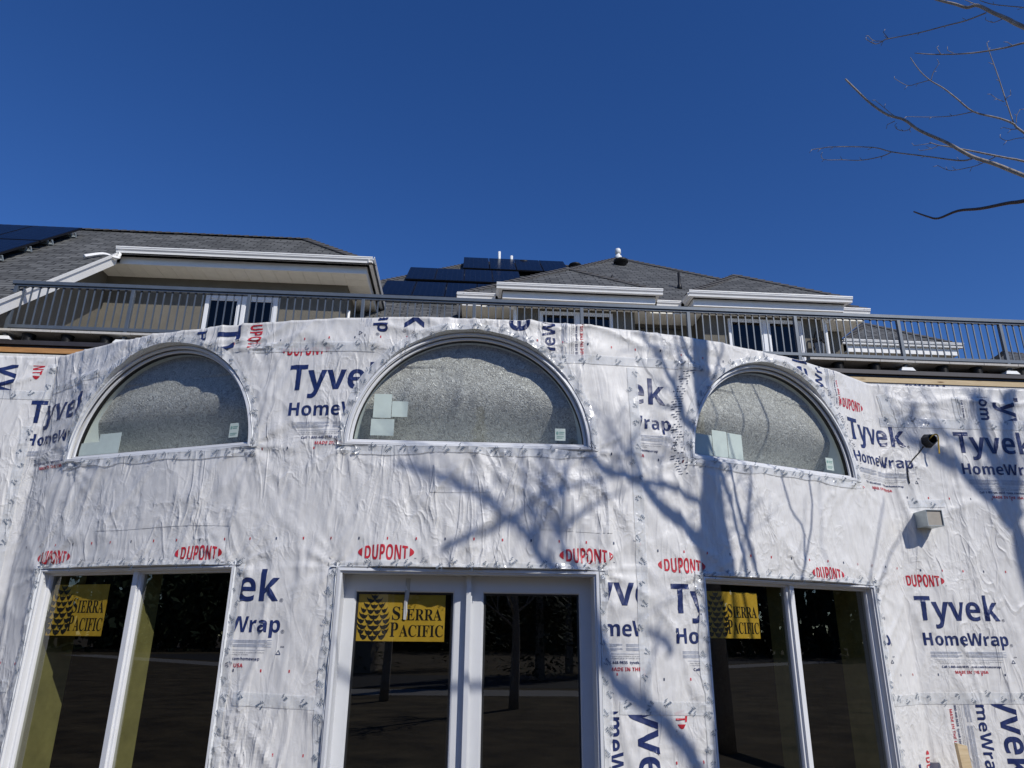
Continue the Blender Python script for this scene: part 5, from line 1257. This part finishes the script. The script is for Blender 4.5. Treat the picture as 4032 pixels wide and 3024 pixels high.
# fine twigs whose shadows web the wall
def twigs(parent, key, t, count, rlen, rad, seed):
    rd = random.Random(seed); mb = MB(); P = [shade_pt(s, z, t) for s, z in SHADE[key]]
    side = SUN.cross(Vector((0, 0, 1))).normalized(); upv = side.cross(SUN).normalized()
    for i in range(count):
        q = rd.random() * (len(P) - 1.001); j = int(q); p = P[j].lerp(P[j + 1], q - j); d = (P[j + 1] - P[j]).normalized()
        v = (d * 0.6 + side * rd.uniform(-0.9, 0.9) + upv * rd.uniform(0.1, 0.9) + SUN * rd.uniform(-0.3, 0.3)).normalized(); L = rlen * rd.uniform(0.5, 1.2); pts = [p]
        for k_ in range(4):
            v = (v + Vector((rd.uniform(-.3, .3), rd.uniform(-.3, .3), rd.uniform(-.1, .35)))).normalized(); pts.append(pts[-1] + v * L / 4)
        mb.tube(pts, [rad, rad * .85, rad * .7, rad * .55, rad * .4], 6, smooth_n=2)
        for k_ in (2, 3):
            w = (v + Vector((rd.uniform(-1, 1), rd.uniform(-1, 1), rd.uniform(-.3, .8)))).normalized(); mb.tube([pts[k_], pts[k_] + w * L * 0.16, pts[k_] + w * L * 0.3 + Vector((0, 0, 0.04))], [rad * .6, rad * .45, rad * .3], 5)
    mb.build('twig', 'bark', parent, True)
for key, tr, t, c, L, r_, sd_ in (('B1', tB, TBd, 16, 0.9, 0.010, 1), ('B2', tB, TBd, 5, 0.5, 0.007, 2), ('B3', tB, TBd, 7, 0.6, 0.008, 3), ('B4', tB, TBd, 4, 0.4, 0.007, 4), ('B6', tB, TBd, 6, 0.6, 0.008, 5), ('A_limb', tA, T, 18, 0.6, 0.006, 6), ('A_cross', tA, T, 3, 0.5, 0.007, 7), ('A_up1', tA, T, 13, 0.5, 0.006, 8), ('A_limb_up', tA, T + 0.25, 8, 0.4, 0.005, 21), ('B3', tB, TBd, 8, 0.45, 0.006, 22), ('D1', tA, T + 0.6, 5, 0.4, 0.004, 23), ('A_trunk', tA, T, 11, 0.7, 0.006, 9), ('D2', tA, T + 0.6, 4, 0.4, 0.004, 13), ('T5', tA, T + 0.6, 4, 0.4, 0.004, 14), ('E1', tE, TEd, 9, 0.9, 0.011, 10), ('E2', tE, TEd, 8, 0.9, 0.011, 11), ('E3', tE, TEd, 6, 0.9, 0.011, 12)):
    twigs(tr, key, t, c, L, r_, sd_)

# ------------------------------------------------------------------ ground and what the glass mirrors from across the street
g = MB(); g.quad((-400, -400, GROUND), (400, -400, GROUND), (400, 400, GROUND), (-400, 400, GROUND)); tag(g.build('lawn', 'lawn'), None, None, None, 'structure')
g = MB(); g.quad((-60, -15, GROUND + 0.004), (60, -15, GROUND + 0.004), (60, -12.5, GROUND + 0.004), (-60, -12.5, GROUND + 0.004)); tag(g.build('pavement', 'concrete_walk'), None, None, None, 'structure')
g = MB(); g.quad((-60, -24, GROUND + 0.004), (60, -24, GROUND + 0.004), (60, -16, GROUND + 0.004), (-60, -16, GROUND + 0.004)); tag(g.build('road', 'asphalt'), None, None, None, 'structure')
def conifer(x, y, h, label):
    o = thing('spruce_tree', label, 'tree', (x, y, GROUND), 'evergreens across the street')
    MB().tube([(x, y, GROUND), (x, y, GROUND + h * 0.95)], [0.22, 0.03], 8).build('trunk', 'bark', o)
    mb = MB(); rnd = random.Random(int(x * 10))
    for i in range(4200):
        t = rnd.random() ** 0.75; z = GROUND + h * (0.05 + 0.93 * t); R_ = h * 0.22 * (1 - t) * (0.75 + 0.25 * math.sin(z * 5)) + 0.12; a = rnd.uniform(0, 6.283); rr = R_ * rnd.uniform(0.35, 1.05)
        c = Vector((x + rr * math.cos(a), y + rr * math.sin(a), z - 0.25 * rr)); L = rnd.uniform(0.07, 0.20)
        d = Vector((math.cos(a), math.sin(a), rnd.uniform(-0.7, 0.1))) * L; s = Vector((-math.sin(a), math.cos(a), rnd.uniform(-0.4, 0.4))) * L * 0.45
        mb.quad(c - d, c - s, c + d, c + s)
    mb.build('crown', 'needles', o)
    return o
for i, (x, y, h) in enumerate(((-16, -27, 12), (-11, -30, 14), (-5.5, -27, 10), (0, -31, 15), (5, -27, 12), (10, -30, 14), (16, -28, 12), (22, -31, 15), (3.0, -21, 9), (-30, -34, 13), (30, -33, 14), (-22, -30, 13))):
    conifer(x, y, h, 'dark spruce across the street mirrored in the windows, %s planted' % ORD[i])
fw = MB(); rnd = random.Random(5)
for i in range(36000):
    a = rnd.uniform(math.radians(190), math.radians(350)); r_ = rnd.uniform(68, 82); hh = 9 + 4 * float(vnoise(np.float64(a * 9), np.float64(2.2), 50)) + 2 * float(vnoise(np.float64(a * 40), np.float64(1.2), 51))
    c = Vector((r_ * math.cos(a), r_ * math.sin(a), GROUND + hh * rnd.random() ** 0.8)); L = rnd.uniform(0.2, 0.6)
    d = Vector((rnd.uniform(-1, 1), rnd.uniform(-1, 1), rnd.uniform(-1, 1))).normalized() * L; s = d.cross(Vector((rnd.uniform(-1, 1), rnd.uniform(-1, 1), rnd.uniform(-1, 1)))).normalized() * L * 0.6
    fw.quad(c - d, c - s, c + d, c + s)
for i in range(4500):
    a = rnd.uniform(math.radians(188), math.radians(352)); r_ = rnd.uniform(84, 90); hh = 9.6 + 4 * float(vnoise(np.float64(a * 9), np.float64(2.2), 50))
    c = Vector((r_ * math.cos(a), r_ * math.sin(a), GROUND + hh * rnd.random())); L = rnd.uniform(1.2, 2.4)
    d = Vector((rnd.uniform(-1, 1), 0.2 * rnd.uniform(-1, 1), rnd.uniform(-1, 1))).normalized() * L; s = d.cross(Vector((0, 1, 0))).normalized() * L * 0.8
    fw.quad(c - d, c - s, c + d, c + s)
tag(fw.build('far_wood', 'needles'), 'dark belt of distant trees mirrored in the glass', 'wood', None, 'stuff')
# bare yard trees behind the photographer
def yard_tree(x, y, h, seed, label):
    o = thing('yard_tree', label, 'tree', (x, y, GROUND), 'bare yard trees mirrored in the glass'); rd = random.Random(seed); tk = MB(); mb = MB()
    tk.tube([(x, y, GROUND), (x + 0.05, y, GROUND + h * 0.3), (x - 0.04, y + 0.05, GROUND + h * 0.62), (x, y, GROUND + h * 0.95)], [0.13, 0.10, 0.06, 0.015], 8, smooth_n=3)
    def grow(p, d, L, r, depth):
        q = p + d * L; mb.tube([p, p.lerp(q, 0.5) + Vector((rd.uniform(-.05, .05), rd.uniform(-.05, .05), 0)), q], [r, r * .8, r * .55], 5)
        if depth:
            for i in range(3): grow(p.lerp(q, rd.uniform(0.45, 1.0)), (d + Vector((rd.uniform(-.8, .8), rd.uniform(-.8, .8), rd.uniform(-.1, .7)))).normalized(), L * rd.uniform(0.5, 0.75), r * 0.55, depth - 1)
    for i in range(11):
        a = rd.uniform(0, 6.283); z = rd.uniform(0.28, 0.8); grow(Vector((x, y, GROUND + h * z)), Vector((math.cos(a), math.sin(a), 0.8)).normalized(), h * 0.2 * (1.2 - z), 0.035, 3)
    tk.build('trunk', 'bark', o, True); mb.build('crown', 'bark', o)
for i, (x, y, h) in enumerate(((-6.2, -9.0, 6.5), (-2.2, -10.5, 7.0), (1.2, -8.5, 6.0), (-11.0, -11.0, 7.0))): yard_tree(x, y, h, 60 + i, 'bare yard tree mirrored in the lower glass, %s planted on the lawn' % ORD[i])
nh = thing('street_house', 'tan gabled house across the street mirrored in the left tall window', 'house', (-9, -24, GROUND))
MB().box(-13, -4.5, -34, -25.5, GROUND, 3.6).build('wall', 'house_paint', nh)
r = MB(); r.slab([(-13.5, -25.0, 3.5), (-4.0, -25.0, 3.5), (-4.0, -29.8, 6.6), (-13.5, -29.8, 6.6)], 0.06, (1, 0, 0)); r.slab([(-4.0, -34.5, 3.5), (-13.5, -34.5, 3.5), (-13.5, -29.8, 6.6), (-4.0, -29.8, 6.6)], 0.06, (1, 0, 0)); r.build('roof', 'shingle', nh)
for x in (-11.5, -8.5, -6.2):
    w = MB().box(x - 0.6, x + 0.6, -25.49, -25.44, 0.2, 1.9).build('window', 'white_vinyl', nh); MB().box(x - 0.5, x + 0.5, -25.439, -25.43, 0.3, 1.8).build('pane', 'house_room', w)

# ------------------------------------------------------------------ move every empty to its base; its parts stay where they are
for o, b in BASES:
    kids = [c for c in COL.objects if c.parent is o]
    o.location = b
    for c in kids: c.location = Vector(c.location) - b
